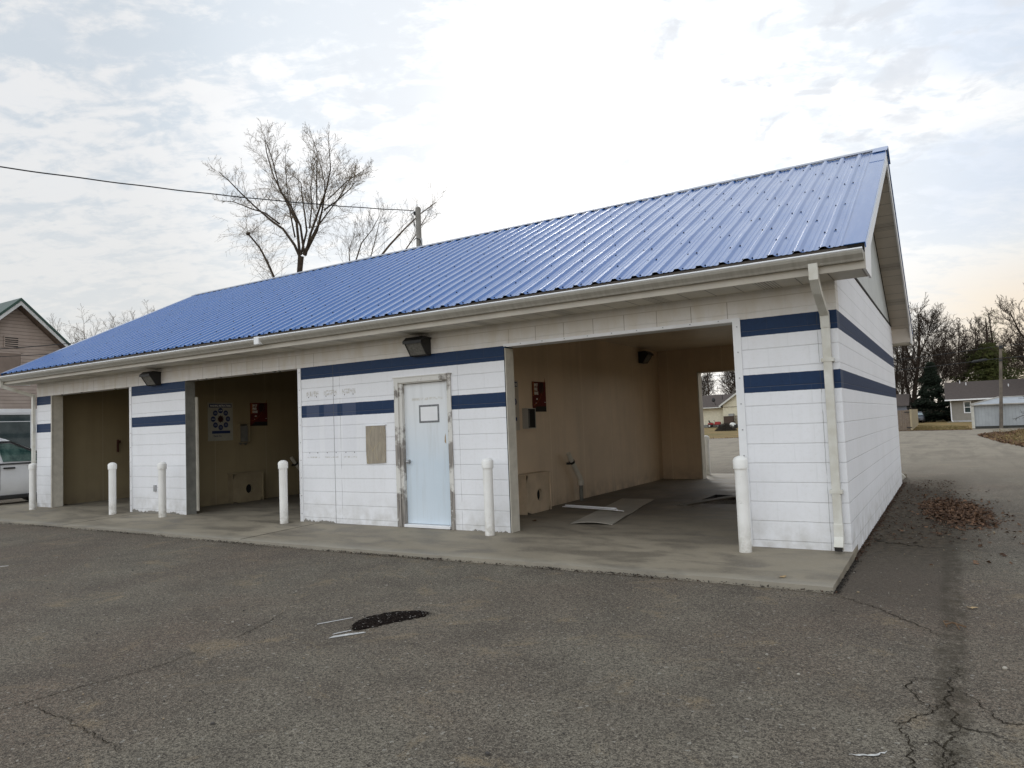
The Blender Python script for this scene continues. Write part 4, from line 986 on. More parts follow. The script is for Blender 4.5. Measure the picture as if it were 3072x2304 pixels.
# the large maple behind the roof (limb outlines lie near the plane y = 22)
o = empty('bare_tree', (-33, 22, -.1), label='tall leafless maple with a many forked crown rising behind the blue roof', cat='tree')
rg = random.Random(11); mb = MB(); br = MB(); off = Vector((-33, 22, -.1))
def W(x, z, dep=0.0): return Vector((x, 22+dep, z))-off
mb.tube([W(-33.0, -.1), W(-32.95, .6), W(-32.85, 6), W(-32.68, 11.1), W(-32.5, 12.3)], [.34, .26, .21, .16, .18], 12)
limbs = [([(-32.6, 12.3), (-32.91, 13.08), (-33.75, 14.2), (-34.51, 14.75), (-35.95, 15.95), (-37.2, 17.1), (-38.2, 18.1), (-39.0, 18.8)], .17, -1.0),
 ([(-34.4, 14.7), (-35.6, 15.6), (-36.7, 16.05), (-38.3, 16.8), (-39.5, 17.1)], .10, -.5),
 ([(-33.0, 13.6), (-33.9, 15.6), (-34.6, 17.6), (-35.1, 19.7)], .09, 1.2), ([(-31.0, 15.0), (-30.7, 16.6), (-30.3, 18.2), (-30.4, 19.0)], .07, -.8), ([(-30.0, 15.4), (-28.9, 16.4), (-28.0, 17.0)], .06, 1.0),
 ([(-32.6, 12.5), (-32.98, 14.55), (-33.54, 15.31), (-34.46, 16.64), (-35.52, 18.21), (-36.3, 20.0), (-36.6, 20.9)], .16, .8),
 ([(-32.5, 12.4), (-32.42, 13.96), (-33.07, 15.38), (-33.74, 16.66), (-34.3, 17.77), (-35.4, 18.6)], .12, 2.2),
 ([(-32.2, 12.4), (-32.13, 14.07), (-32.61, 15.37), (-33.16, 16.37), (-33.40, 18.2), (-33.7, 19.6)], .14, -1.6),
 ([(-32.2, 12.3), (-31.3, 13.76), (-31.09, 14.98), (-31.05, 16.17), (-31.31, 16.94), (-31.95, 18.5)], .15, 1.2),
 ([(-32.1, 12.3), (-31.42, 13.46), (-30.38, 14.84), (-29.59, 15.78), (-29.03, 16.75), (-28.9, 17.9)], .15, -.9),
 ([(-30.39, 14.8), (-29.09, 15.05), (-27.9, 15.4), (-27.1, 15.7)], .08, -.6),
 ([(-31.7, 13.9), (-31.64, 15.41), (-31.94, 16.6), (-31.9, 17.8)], .08, .6),
 ([(-32.3, 12.4), (-31.9, 14.2), (-30.9, 15.9), (-30.3, 17.6)], .11, 2.4)]
for P_, r_, dep in limbs:
    n_ = len(P_); pts = [W(x, z, dep*i/(n_-1)) for i, (x, z) in enumerate(P_)]
    mb.tube(pts, [r_*.50*(1-.85*i/(n_-1))+.010 for i in range(n_)], 7)
    limb_twigs(br, pts, 3.3 if len(P_) > 5 else 2.2, .022, rg, .0055, 17 if r_ > .13 else 11, 2, .26, 1.2, .20)
# low pollarded limb with a knob at its end
K = [W(-33.0, 6.5, -.3), W(-33.5, 9.6, -.8), W(-33.85, 11.12, -1), W(-34.24, 12.0, -1.1), W(-34.81, 12.99, -1.2), W(-35.76, 14.02, -1.3)]
mb.tube(K, [.12, .08, .07, .06, .055, .05], 8); mb.ball(tuple(K[-1]), .15, .12, .12, 10, 6); mb.ball(tuple(K[3]), .08, .08, .12, 8, 6)
for i in range(22):
    a = rg.uniform(0, 6.28); grow(br, K[-1], Vector((math.cos(a)*.8, math.sin(a)*.6, rg.uniform(-.2, 1.0))).normalized(), rg.uniform(.9, 2.2), .010, 1, rg, .2, .006)
limb_twigs(br, K, 2.6, .016, rg, .006, 34, 1, .05, 1.3)
for i in range(90):       # fine hanging shoots around the lower crown
    q = W(rg.uniform(-37.5, -29.3), rg.uniform(12.5, 15), rg.uniform(-2, 2)); s = -1 if q.x < -.0 else 1
    grow(br, q, Vector((s*rg.uniform(.2, .9), rg.uniform(-.4, .4), rg.uniform(-.6, .2))).normalized(), rg.uniform(.8, 1.9), .007, 1, rg, -.05, .0055)
mb.build('trunk', M['bark'], o, world=False, smooth=True); br.build('branches', M['twig'], o, world=False, fix=False)

# the lower crown by the utility pole
o = empty('bare_tree', (-26.9, 26, -.1), label='leafless tree with arching limbs behind the utility pole over the blue roof', cat='tree')
rg = random.Random(21); mb = MB(); br = MB()
def W2(x, z, dep=0.0): return Vector((CP.x+(x-CP.x)*(33.8/29.8), 26+dep, CP.z+(z-CP.z)*(33.8/29.8)))-Vector((-26.9, 26, -.1))
mb.tube([Vector((0, 0, 0)), Vector((-.1, 0, 5)), W2(-26.6, 8.6)], [.34, .24, .14], 10)
for P_, r_, dep in [([(-26.6, 8.6), (-26.38, 11.12), (-25.6, 11.9), (-24.6, 12.7), (-23.6, 13.4), (-22.6, 13.9)], .15, 1), ([(-26.7, 8.5), (-27.8, 11.0), (-27.0, 12.1), (-26.0, 12.6), (-25.2, 13.2)], .10, -1),
                    ([(-26.6, 8.4), (-28.8, 11.2), (-29.3, 12.2), (-29.5, 13.0)], .09, 1.5), ([(-26.5, 8.5), (-24.6, 10.6), (-22.9, 11.8), (-21.9, 12.6)], .09, -1), ([(-26.5, 8.4), (-27.2, 10.6), (-26.6, 12.4), (-26.4, 13.4)], .08, .5)]:
    n_ = len(P_); pts = [W2(x, z, dep*i/(n_-1)) for i, (x, z) in enumerate(P_)]
    mb.tube(pts, [r_*.55*(1-.8*i/(n_-1))+.008 for i in range(n_)], 6); limb_twigs(br, pts, 3.0, .013, rg, .005, 11, 2, .42, 1.0, .3)
M['bark_pale'] = bark('bark_pale', (.13, .10, .072), (.08, .062, .045))
mb.build('trunk', M['bark_pale'], o, world=False, smooth=True); br.build('branches', M['bark_pale'], o, world=False, fix=False)

# small crowns peeping over the left end of the roof
for i, (x, z, s) in enumerate([(-77.1, 17.9, 11), (-85.3, 17.2, 12), (-93.9, 17.0, 12), (-90.0, 16.4, 10), (-79.6, 16.9, 9)]):
    bare_tree((x, 40, -.1), z-1.3, s*.40, ['thin bare treetop showing over the blue roof, nearest its upper slope', 'wide bare treetop showing over the left slope of the blue roof', 'leftmost bare treetop beside the green roofed house gable',
              'bare treetop between the two wider crowns over the left roof edge', 'low bare crown just left of the topmost small treetop'][i], 40+i, 6, 'bark_pale', fork=.35, rmin=.014, dens=.8, group='bare treetops over the left roof edge')

# ================================================================== utility pole and service drop behind the roof
pole = empty('utility_pole', (-18.32, 16, -.1), label='grey wooden utility pole with a metal conduit rising behind the blue roof', cat='utility pole')
mb = MB(); mb.tube([(0, 0, 0), (0, 0, 11.15)], [.15, .115], 14); mb.tube([(0, 0, 11.15), (0, 0, 11.2)], [.115, .05], 14); mb.build('pole', M['pole_grey'], pole, world=False, smooth=True)
mb = MB(); mb.tube([(.19, -.05, .5), (.17, -.05, 9.75)], .045, 8); mb.build('conduit', M['galv'], pole, world=False, smooth=True)
mb = MB(); mb.box(-.19, -.10, -.10, .04, 10.86, 11.0); mb.tube([(-.15, -.1, 10.95), (-.28, -.12, 10.92), (-.20, -.12, 10.75), (-.1, -.12, 10.3)], .02, 6)
mb.tube([(-.16, -.16, 9.70), (0, -.19, 9.78), (.17, -.13, 9.68), (.22, -.04, 9.3)], .018, 6); mb.build('bracket', M['cable'], pole, world=False)
def cable(a, b, sag, rad, label, name='cable', n=28, wob=0, cat='cable', grp=None):
    a, b = Vector(a), Vector(b); P_ = []
    for i in range(n+1):
        t_ = i/n; q = a.lerp(b, t_); q.z -= sag*4*t_*(1-t_); q.z += wob*math.sin(t_*60); P_.append(q)
    mb = MB(); mb.tube(P_, rad, 5); return tag(mb.build(name, M['cable'], smooth=True), label, cat, grp)
cable((-22.3, -3.5, 8.96), (-18.45, 15.85, 10.92), .30, .020, 'thick twisted overhead cable running from the utility pole to the upper left', wob=.006, n=80)
cable((-18.42, 15.86, 10.7), (-26.5, 15.0, 6.2), .1, .008, 'thin wire slanting down from the utility pole behind the roof')

# ================================================================== house on the left
HX = -23.0
Hs = empty('timber_house', (HX, 2.3, 0), label='brown clapboard house with a steep green roof at the far left', cat='house')
def clap():
    mm, t, b = mat('brown_clapboard'); p = t.pos(); X, Y, Z = t.sep(p)
    zz_ = t.math('ADD', Z, t.math('MULTIPLY', t.math('SUBTRACT', t.noise(p, 2.5, 3), .5), .012))
    f = t.math('FRACT', t.math('DIVIDE', zz_, .105)); g = t.rng(f, .0, .16, 1, 0)
    c = t.mix(t.rng(t.noise(p, 3, 5), .3, .7), (.37, .305, .26), (.30, .24, .20))
    t.put(b.inputs['Base Color'], t.mix(t.math('MULTIPLY', g, .75), c, (.05, .035, .03))); b.inputs['Roughness'].default_value = .8
    bump(t, b, t.math('SUBTRACT', 1.0, f), .8, .02); return mm
M['clap'] = clap(); PK, PZ = 2.32, 5.60; hs = .93; HW = 3.0
mb = MB(); mb.prism([(PK-HW, -.1), (PK+HW, -.1), (PK+HW, PZ-hs*HW), (PK, PZ), (PK-HW, PZ-hs*HW)], 'x', HX-10, HX); mb.build('wall', M['clap'], Hs)
green = simple('green_roof', (.016, .055, .04), .45, var=.2); mb = MB()
for s in (1, -1):
    a, b_ = (PK, PZ+.20), (PK+s*(HW+.35), PZ+.20-hs*(HW+.35)); mb.prism([a, b_, (b_[0], b_[1]-.09), (a[0], a[1]-.09)], 'x', HX-10.3, HX+.42)
mb.build('roof', green, Hs)
mb = MB()
for s in (1, -1):
    a, b_ = (PK, PZ+.105), (PK+s*(HW+.34), PZ+.105-hs*(HW+.34)); mb.prism([a, b_, (b_[0], b_[1]-.12), (a[0], a[1]-.12)], 'x', HX+.37, HX+.40)
mb.build('bargeboard', simple('peeling_bargeboard', (.62, .63, .62), .6, var=.15, scale=6), Hs)
mb = MB()
for s in (1, -1):
    a, b_ = (PK, PZ+.03), (PK+s*(HW+.3), PZ+.03-hs*(HW+.3)); mb.prism([a, b_, (b_[0], b_[1]-.02), (a[0], a[1]-.02)], 'x', HX+.002, HX+.37)
mb.build('eave_board', simple('eave_brown', (.15, .11, .085), .8), Hs)
mb = MB(); mb.box(HX+.001, HX+.03, 2.02, 2.43, 4.31, 4.67); mb.build('louvre_vent', M['clap'], Hs)
mb = MB()
for k in range(5): mb.box(HX+.025, HX+.034, 2.05, 2.40, 4.345+k*.062, 4.375+k*.062)
mb.build('louvre_slots', M['dark_gap'], Hs)
mb = MB(); mb.box(HX+.001, HX+.02, 1.7, 2.48, 3.2, 4.14); mb.build('boarded_panel', simple('panel_brown', (.24, .185, .15), .8), Hs)
mb = MB(); mb.box(HX+.02, HX+.035, 2.47, 2.51, 3.2, 4.16); mb.box(HX+.02, HX+.035, 1.7, 2.51, 4.14, 4.18); mb.build('panel_trim', M['clap'], Hs)
win = MB(); y0, y1, z0, z1 = -.2, 2.90, .75, 2.47
for q in ((y0, y1, z1-.12, z1), (y0, y1, z0, z0+.10), (y1-.10, y1, z0+.10, z1-.12), (y0, y0+.1, z0+.10, z1-.12)): win.box(HX+.001, HX+.05, *q)
wf = win.build('window', M['white_trim'], Hs)
mb = MB(); 
for q in ((y0+.1, y1-.1, z1-.17, z1-.12), (y1-.16, y1-.1, z0+.1, z1-.17)): mb.box(HX+.01, HX+.035, *q)
mb.build('sash', M['white_trim'], wf)
gl = simple('display_glass', (.035, .05, .05), .05, var=.6, scale=1.2, c2=(.10, .12, .12))
mb = MB(); mb.box(HX+.004, HX+.012, y0+.1, y1-.16, z0+.1, z1-.17); mb.build('pane', gl, wf)
mb = MB(); mb.box(HX+.013, HX+.02, y0+.1, y1-.16, 2.08, 2.10); mb.build('glazing_line', M['white_trim'], wf)
cable((HX+.25, -3, 3.65), (-18.2, 7.5, 5.2), .25, .012, 'dark cable crossing in front of the brown gable')
cable((HX+.25, -3, 3.72), (-18.2, 8.5, 5.15), .45, .009, 'thin second cable crossing the brown gable just above the first')

# ================================================================== the pickup (faces +y, its side towards the camera at x = -18)
T = empty('pickup_truck', (-18.9, -.45, -.08), label='white pickup truck parked at the left edge beside the building', cat='pickup truck')
paintw = simple('truck_paint', (.62, .63, .64), .22, var=.03, spec=.6)
def loft(mb, secs):      # secs: list of rings (same length)
    b = len(mb.v); n = len(secs[0])
    for s in secs: mb.v += [tuple(p) for p in s]
    for i in range(len(secs)-1):
        for j in range(n):
            mb.f.append((b+i*n+j, b+i*n+(j+1) % n, b+(i+1)*n+(j+1) % n, b+(i+1)*n+j)); mb.mi.append(mb.m)
    mb.f.append(tuple(b+j for j in reversed(range(n)))); mb.f.append(tuple(b+(len(secs)-1)*n+j for j in range(n))); mb.mi += [mb.m]*2
def ring(y, zb, zt, hw, top=None, crown=.05):
    t_ = top if top is not None else hw*.96
    return [(-hw*.95, y, zb), (-hw, y, zb+.12), (-hw*1.01, y, zb+(zt-zb)*.55), (-t_, y, zt-.05), (-t_*.9, y, zt), (0, y, zt+crown), (t_*.9, y, zt), (t_, y, zt-.05), (hw*1.01, y, zb+(zt-zb)*.55), (hw, y, zb+.12), (hw*.95, y, zb)]
mb = MB(); loft(mb, [ring(y, zb, zt, hw) for y, zb, zt, hw in ((-2.75, .42, .98, .86), (-2.7, .34, 1.02, .89), (-1.3, .30, 1.03, .90), (-.6, .30, 1.04, .90), (1.4, .30, 1.05, .90), (2.2, .32, 1.0, .88), (2.55, .36, .92, .80), (2.68, .42, .80, .74))])
body = mb.build('body', paintw, T, world=False, smooth=True, bevel=0)
mb = MB()
def cab(y, z, w): return [(-.89, y[0], 1.03), (.89, y[0], 1.03)]
CY = [-1.25, -1.1, .45, 1.25]
mb.v = []; b0 = [(-.88, -1.3, 1.02), (.88, -1.3, 1.02), (.88, 1.75, 1.02), (-.88, 1.75, 1.02)]; t0_ = [(-.68, -1.05, 1.63), (.68, -1.05, 1.63), (.68, .55, 1.62), (-.68, .55, 1.62)]
t1_ = [(-.60, -.9, 1.66), (.60, -.9, 1.66), (.60, .45, 1.66), (-.60, .45, 1.66)]
mb.hexa(b0+t0_); mb.hexa([(x, y, z+.0005) for x, y, z in t0_]+t1_); mb.build('cab', paintw, T, world=False, bevel=.03)
tint = simple('tinted_glass', (.02, .05, .045), .06, var=.6, scale=5, c2=(.09, .15, .13))
def sideP(y, z, s=1): # point on the cab flank
    f = (z-1.02)/.61; return (s*(.886-(.886-.692)*f), y, z)
for s in (1, -1):
    for poly in ([(.42, 1.08), (.35, 1.49), (.38, 1.52), (.62, 1.51), (.82, 1.42), (1.42, 1.10), (1.40, 1.07)], [(-1.12, 1.08), (-.98, 1.54), (.20, 1.54), (.28, 1.08)]):
        mb = MB(); mb.face([sideP(y+.42-.0, z, s) if False else sideP(y+(.42 if False else 0), z, s) for y, z in poly]); o_ = mb.build('side_window', tint, T, world=False, fix=False)
        for v in o_.data.vertices: v.co.x += s*.012
    mb = MB(); mb.bar((s*.745, .32, 1.545), (s*.745, .62, 1.545), .03, .045); mb.bar((s*.745, .62, 1.545), (s*.84, 1.30, 1.20), .03, .04); mb.build('rain_visor', M['black'], T, world=False)
    mb = MB(); mb.box(s*.915-.02, s*.915+.02, .42, .66, .91, .95); mb.build('door_handle', M['black'], T, world=False, bevel=.008)
    mb = MB(); mb.box(s*.915-.02, s*.915+.02, -.98, -.78, .93, .965); mb.build('door_handle', M['black'], T, world=False, bevel=.008)
    mb = MB(); mb.box(s*.905-.012, s*.905+.008, -1.2, 1.5, 1.02, 1.045); mb.build('belt_seal', M['black'], T, world=False)
    mb = MB(); mb.box(s*.9-.012, s*.9+.014, .34, .348, .42, 1.02); mb.box(s*.9-.012, s*.9+.014, 1.30, 1.308, .42, 1.02); mb.build('door_gap', M['dark_gap'], T, world=False)
    mb = MB(); mb.box(s*.86-.08, s*.86+.06, -1.3, 1.35, .20, .30); mb.build('side_step', M['black'], T, world=False, bevel=.02)
    mb = MB(); mb.ball((s*1.02, 1.22, 1.12), .09, .06, .10); mb.build('mirror', M['black'], T, world=False, smooth='all')
    for yy in (-1.85, 1.85):
        mb = MB(); mb.tube([(s*.68, yy, .36), (s*.90, yy, .36)], .37, 24); w_ = mb.build('wheel', simple('tyre', (.02, .02, .02), .85), T, world=False, smooth=True, bevel=.02)
        mb = MB(); mb.tube([(s*.895, yy, .36), (s*.915, yy, .36)], .21, 20); mb.build('rim', M['galv'], w_, world=False)
        mb = MB(); mb.tube([(s*.60, yy, .40), (s*.912, yy, .40)], .42, 24); mb.build('wheel_arch', M['dark_gap'], T, world=False)
for yy, c_, nm in ((-1.14, 0, 'rear_window'), (1.36, 0, 'windscreen')):
    mb = MB(); a_, b_ = ((1.70, 1.06), (.62, 1.59)) if nm == 'windscreen' else ((-1.285, 1.08), (-1.08, 1.58))
    mb.face([(-.78, a_[0]+(.02 if yy > 0 else -.02), a_[1]), (.78, a_[0]+(.02 if yy > 0 else -.02), a_[1]), (.64, b_[0]+(.02 if yy > 0 else -.02), b_[1]), (-.64, b_[0]+(.02 if yy > 0 else -.02), b_[1])]); mb.build(nm, tint, T, world=False, fix=False)
mb = MB(); mb.box(-.9, .9, 2.62, 2.78, .38, .58); mb.box(-.88, .88, -2.86, -2.72, .42, .58); mb.build('bumper', M['galv'], T, world=False, bevel=.03)
for s in (1, -1):
    mb = MB(); mb.box(s*.70-.14, s*.70+.14, 2.55, 2.70, .70, .86); mb.build('headlight', M['sign_white'], T, world=False, bevel=.02)
    mb = MB(); mb.box(s*.80-.07, s*.80+.07, -2.78, -2.70, .66, .96); mb.build('tail_light', red, T, world=False, bevel=.01)

# ================================================================== behind on the right
def al(x, z, ya, yb):           # same sight line, other distance (used only to convert measurements)
    k_ = (yb-CP.y)/(ya-CP.y); return (CP.x+(x-CP.x)*k_, CP.z+(z-CP.z)*k_)
# grey ranch house
G = empty('ranch_house', (8, 84, -.1), label='grey ranch house with a brown shingle roof behind the pale shed', cat='house')
shing = simple('brown_shingles', (.078, .060, .052), .9, var=.15, scale=6, c2=(.052, .041, .036), bmp=.6)
gwall = ribbed('grey_siding', (.26, .245, .215), 'z', .12, .7)
yw = 81.0
mb = MB(); mb.box(.95, 17, yw, 89, .05, 2.25); mb.build('wall', gwall, G)
mb = MB(); mb.box(.93, 17.02, yw-.02, 89.02, -.12, .05); mb.build('foundation', M['galv'], G)
mb = MB(); zr_ = 4.25; mb.prism([(yw-.6, 2.28), (yw+4, zr_), (yw+8.6, 2.28), (yw+8.6, 2.16), (yw+4, zr_-.14), (yw-.6, 2.16)], 'x', .40, 17.5); mb.build('roof', shing, G)
mb = MB(); mb.prism([(yw, 2.25), (yw+8, 2.25), (yw+4, zr_-.2)], 'x', .95, 1.1); mb.build('gable_wall', gwall, G)
mb = MB(); mb.box(.38, 17.5, yw-.72, yw-.6, 2.16, 2.30); mb.bar((.90, yw-.62, 2.2), (.90, yw-.05, 1.98), .09, .09); mb.bar((.90, yw-.05, 2.0), (.90, yw-.05, 0), .10, .09, (0, 1, 0)); mb.bar((.90, yw-.05, .05), (1.0, yw-.3, -.04), .09, .09); mb.build('gutter', M['white_trim'], G)
for xa, za, xb, zb in ((2.05, .80, 2.72, 2.06),):
    mb = MB(); f_ = .09
    for q in ((xa, xb, zb-f_, zb), (xa, xb, za, za+f_)): mb.box(q[0], q[1], yw-.05, yw-.005, q[2], q[3])
    mb.box(xa, xa+f_, yw-.05, yw-.005, za+f_, zb-f_); mb.box(xb-f_, xb, yw-.05, yw-.005, za+f_, zb-f_); mb.box(xa+f_, xb-f_, yw-.045, yw-.005, (za+zb)/2-.04, (za+zb)/2+.02)
    wn = mb.build('window', M['white_trim'], G); mb = MB(); mb.box(xa+f_, xb-f_, yw-.02, yw-.008, za+f_, zb-f_); mb.build('pane', M['glass'], wn)
for x, z in ((2.45, 3.85), (6.2, 3.45), (1.9, 4.1)): mb = MB(); yv = yw-.6+(z-2.28)/(zr_-2.28)*4.6; mb.tube([(x, yv, z-.05), (x, yv, z+.28)], .045, 8); mb.build('vent_pipe', M['white_trim'], G, smooth=True)
mb = MB(); mb.box(.5, 1.5, 79.4, 80.0, -.12, -.04); tag(mb.build('splash_block', M['concrete']), 'pale concrete splash slab at the foot of the ranch house downspout', 'splash block')
# pale shed
S = empty('garden_shed', (5, 51.5, -.1), label='pale blue grey metal shed with a low roof behind the roadside pole', cat='shed')
shm = ribbed('shed_metal', (.37, .395, .41), 'x', .19, .45)
mb = MB(); mb.box(2.22, 9.5, 50.2, 53.2, .08, 1.58); mb.box(2.12, 2.22, 50.15, 53.2, -.02, 1.58); mb.build('wall', shm, S)
mb = MB(); mb.box(2.06, 2.24, 50.08, 50.16, -.06, 1.56); mb.build('corner_trim', simple('shed_cream', (.55, .54, .48), .5), S)
mb = MB(); mb.box(2.2, 9.5, 50.12, 53.2, -.12, .08); mb.build('foundation', simple('shed_base', (.045, .045, .04), .8), S)
mb = MB(); mb.hexa([(2.05, 50.0, 1.56), (9.7, 50.0, 1.56), (9.7, 53.4, 1.56), (2.05, 53.4, 1.56), (3.75, 51.6, 2.01), (9.5, 51.6, 2.01), (9.5, 51.8, 2.01), (3.75, 51.8, 2.01)]); mb.build('roof', simple('shed_roof', (.33, .36, .385), .45, var=.08), S)
mb = MB(); mb.box(2.04, 9.7, 49.96, 50.0, 1.50, 1.57); mb.bar((2.05, 49.99, 1.58), (3.75, 51.58, 2.03), .08, .07); mb.bar((3.75, 51.58, 2.03), (9.5, 51.58, 2.03), .08, .06); mb.build('eave_trim', simple('shed_trim', (.40, .38, .34), .5), S)
# roadside pole and lines
Pq = empty('utility_pole', (3.68, 49.6, -.1), label='brown utility pole standing in front of the pale shed', cat='utility pole')
mb = MB(); mb.tube([(0, 0, 0), (.16, 0, 2.8), (.33, 0, 5.72)], [.11, .10, .085], 12); mb.build('pole', M['pole_wood'], Pq, world=False, smooth=True)
mb = MB(); mb.box(.22, .44, -.12, .0, 5.34, 5.50); mb.build('bracket', M['cable'], Pq, world=False); mb = MB(); mb.box(.16, .36, -.12, 0, 4.50, 4.62); mb.build('bracket', M['cable'], Pq, world=False)
cable((-9, 52, 4.9), (3.98, 49.5, 5.42), .12, .018, 'upper roadside cable left of the pole by the pale shed'); cable((3.98, 49.5, 5.42), (14, 49, 5.95), .1, .018, 'upper roadside cable right of the pole by the pale shed')
cable((-9, 52, 4.2), (3.93, 49.5, 4.60), .10, .020, 'lower roadside cable left of the pole, carrying the splice case'); cable((3.93, 49.5, 4.60), (14, 49, 5.25), .15, .020, 'lower roadside cable right of the pole by the pale shed')
mb = MB(); mb.tube([(2.30, 49.8, 4.47), (2.42, 49.8, 4.50), (3.10, 49.7, 4.58), (3.22, 49.7, 4.60)], [.03, .085, .085, .03], 8); tag(mb.build('splice_case', M['cable'], smooth=True), 'black splice case hanging on the lower roadside cable', 'cable splice')
# wooden fence with its return
F = empty('wooden_fence', (-6, 50, -.1), label='weathered wooden privacy fence with a hinged gate behind the car wash', cat='fence')
fw_ = simple('fence_boards', (.20, .155, .115), .85, c2=(.13, .10, .078), scale=8); fw2 = simple('fence_boards_new', (.36, .30, .19), .8, c2=(.30, .25, .16), scale=6)
mb = MB(); x = -9.0; r = random.Random(6)
while x < -1.62: mb.box(x, x+.135, 50, 50.03, -.08, 1.38+r.uniform(-.015, .015)); x += .142
mb.build('board_panel', fw_, F)
mb = MB(); y = 50.0
while y < 72: mb.box(-1.56-.018*(y-50)*.9, -1.53-.018*(y-50)*.9, y, y+.135, -.08, 1.41+r.uniform(-.01, .01)); y += .142
mb.build('board_panel', fw2, F)
mb = MB(); mb.box(-1.62, -1.50, 49.93, 50.05, -.1, 1.43); mb.build('post', fw2, F)
mb = MB(); mb.box(-1.95, -1.60, 49.96, 49.995, 1.20, 1.26); mb.box(-1.85, -1.52, 49.91, 49.93, .10, .16); mb.build('hinge', M['black'], F)
# blue grey outbuilding behind the fence
Bq = empty('outbuilding', (-6.5, 88, -.1), label='dim blue grey outbuilding behind the wooden fence', cat='outbuilding')
mb = MB(); mb.box(-13, -3.45, 86, 92, -.1, 1.9); mb.build('wall', ribbed('outbuilding_wall', (.16, .175, .21), 'z', .15), Bq)
mb = MB(); mb.prism([(85.6, 1.88), (89, 3.3), (92.4, 1.88)], 'x', -13.3, -3.2); mb.build('roof', shing, Bq)
# parked car between fence and spruce
Cc = empty('parked_car', (-2.55, 84.5, -.12), label='small dark car with a bright bonnet parked beyond the wooden fence', cat='car')
cp_ = simple('car_paint', (.10, .11, .13), .2, spec=.7)
mb = MB(); loft(mb, [ring(y, zb, zt, hw, crown=.03) for y, zb, zt, hw in ((-2.1, .32, .62, .74), (-1.95, .24, .70, .82), (-1.0, .20, .84, .86), (1.2, .20, .88, .86), (2.1, .28, .84, .80))]); mb.build('body', cp_, Cc, world=False, smooth=True)
mb = MB(); mb.hexa([(-.80, -1.0, .84), (.80, -1.0, .84), (.80, 1.9, .86), (-.80, 1.9, .86), (-.60, -.2, 1.26), (.60, -.2, 1.26), (.60, 1.2, 1.26), (-.60, 1.2, 1.26)]); mb.build('cabin', cp_, Cc, world=False, bevel=.04)
mb = MB(); mb.face([(-.74, -.99, .88), (.74, -.99, .88), (.58, -.24, 1.22), (-.58, -.24, 1.22)]); mb.build('windscreen', simple('sky_glass', (.30, .36, .38), .1), Cc, world=False, fix=False)
for s in (1, -1):
    for yy in (-1.35, 1.35): mb = MB(); mb.tube([(s*.66, yy, .30), (s*.87, yy, .30)], .30, 16); mb.build('wheel', M['black'], Cc, world=False, smooth=True)
    mb = MB(); mb.ball((s*.58, -2.0, .56), .16, .08, .07); mb.build('headlight', M['sign_white'], Cc, world=False, smooth='all')
mb = MB(); mb.box(-.45, .45, -2.13, -2.05, .34, .50); mb.build('grille', M['black'], Cc, world=False)

# trees on the right
def forked(loc, stems, label, seed, rb, k=14, L=4.2, lvl=2, rmin=.022, mt='bark_far'):
    rg = random.Random(seed); o = empty('bare_tree', loc, label=label, cat='tree'); mb = MB(); br = MB(); off = Vector(loc)
    for P_, r_ in stems:
        n_ = len(P_); pts = [Vector(p) for p in P_]; mb.tube(pts, [r_*.72*(1-.85*i/(n_-1))+.015 for i in range(n_)], 8); limb_twigs(br, pts, L*1.1, r_*.16, rg, rmin*.72, int(k*2.1), lvl, .3, 1.2)
    mb.tube([Vector((0, 0, -.05)), Vector((0, 0, .5)), Vector((0, 0, rb*3.2))], [rb*1.4, rb*1.05, rb], 12)
    mb.build('trunk', M[mt], o, world=False, smooth=True); br.build('branches', M[mt], o, world=False, fix=False); return o
forked((-2.75, 92, -.1), [([(0, 0, 1.4), (-.1, .2, 3.2), (.3, .3, 5.6), (.7, .4, 8.0), (.9, .2, 10.5), (1.0, 0, 13.0)], .42), ([(0, 0, 1.2), (-.6, .4, 3.0), (-.9, .7, 5.2), (-1.1, 1.2, 8.2), (-.9, 1.3, 11.2)], .30),
   ([(0, 0, 1.0), (-1.0, -.4, 1.9), (-1.9, -.8, 3.6), (-2.5, -1, 6.0), (-2.8, -1, 9.0)], .26), ([(.2, .2, 4.8), (1.3, .3, 5.9), (2.5, .2, 7.4), (3.6, 0, 9.6)], .20), ([(.1, .1, 3.0), (1.2, -.6, 4.0), (2.8, -1, 5.0), (4.2, -1.2, 5.6)], .17),
   ([(.4, .3, 6.6), (-.3, -.6, 8.2), (-1.0, -1.2, 10.4), (-1.2, -1.4, 12.6)], .16), ([(.7, .4, 8), (1.6, .8, 10), (2.4, 1, 12.4)], .13)], 'big spreading bare tree standing behind the wooden fence', 51, .50, 16, 4.6)
forked((-5.3, 96, -.1), [([(0, 0, 1.4), (.2, .2, 4), (.6, .2, 7), (.9, 0, 10.5)], .26), ([(0, 0, 1.4), (-.8, .2, 4), (-1.4, .2, 7), (-1.6, 0, 9.5)], .2), ([(0, 0, 1), (1.0, 0, 3.5), (1.6, .2, 6.5), (1.8, .4, 8.6)], .18)], 'bare tree partly hidden by the back corner of the car wash', 52, .32, 12, 3.8)
forked((2.2, 97, -.1), [([(0, 0, 2), (.1, .2, 5), (-.1, .2, 8), (.2, 0, 11.2)], .24), ([(0, 0, 4.5), (.9, .2, 6.5), (1.9, .2, 9), (2.2, 0, 11)], .13), ([(0, 0, 4), (-1.0, .2, 6), (-1.6, .2, 8.6)], .12)], 'slim bare tree just left of the ranch house roof', 53, .26, 13, 3.6)
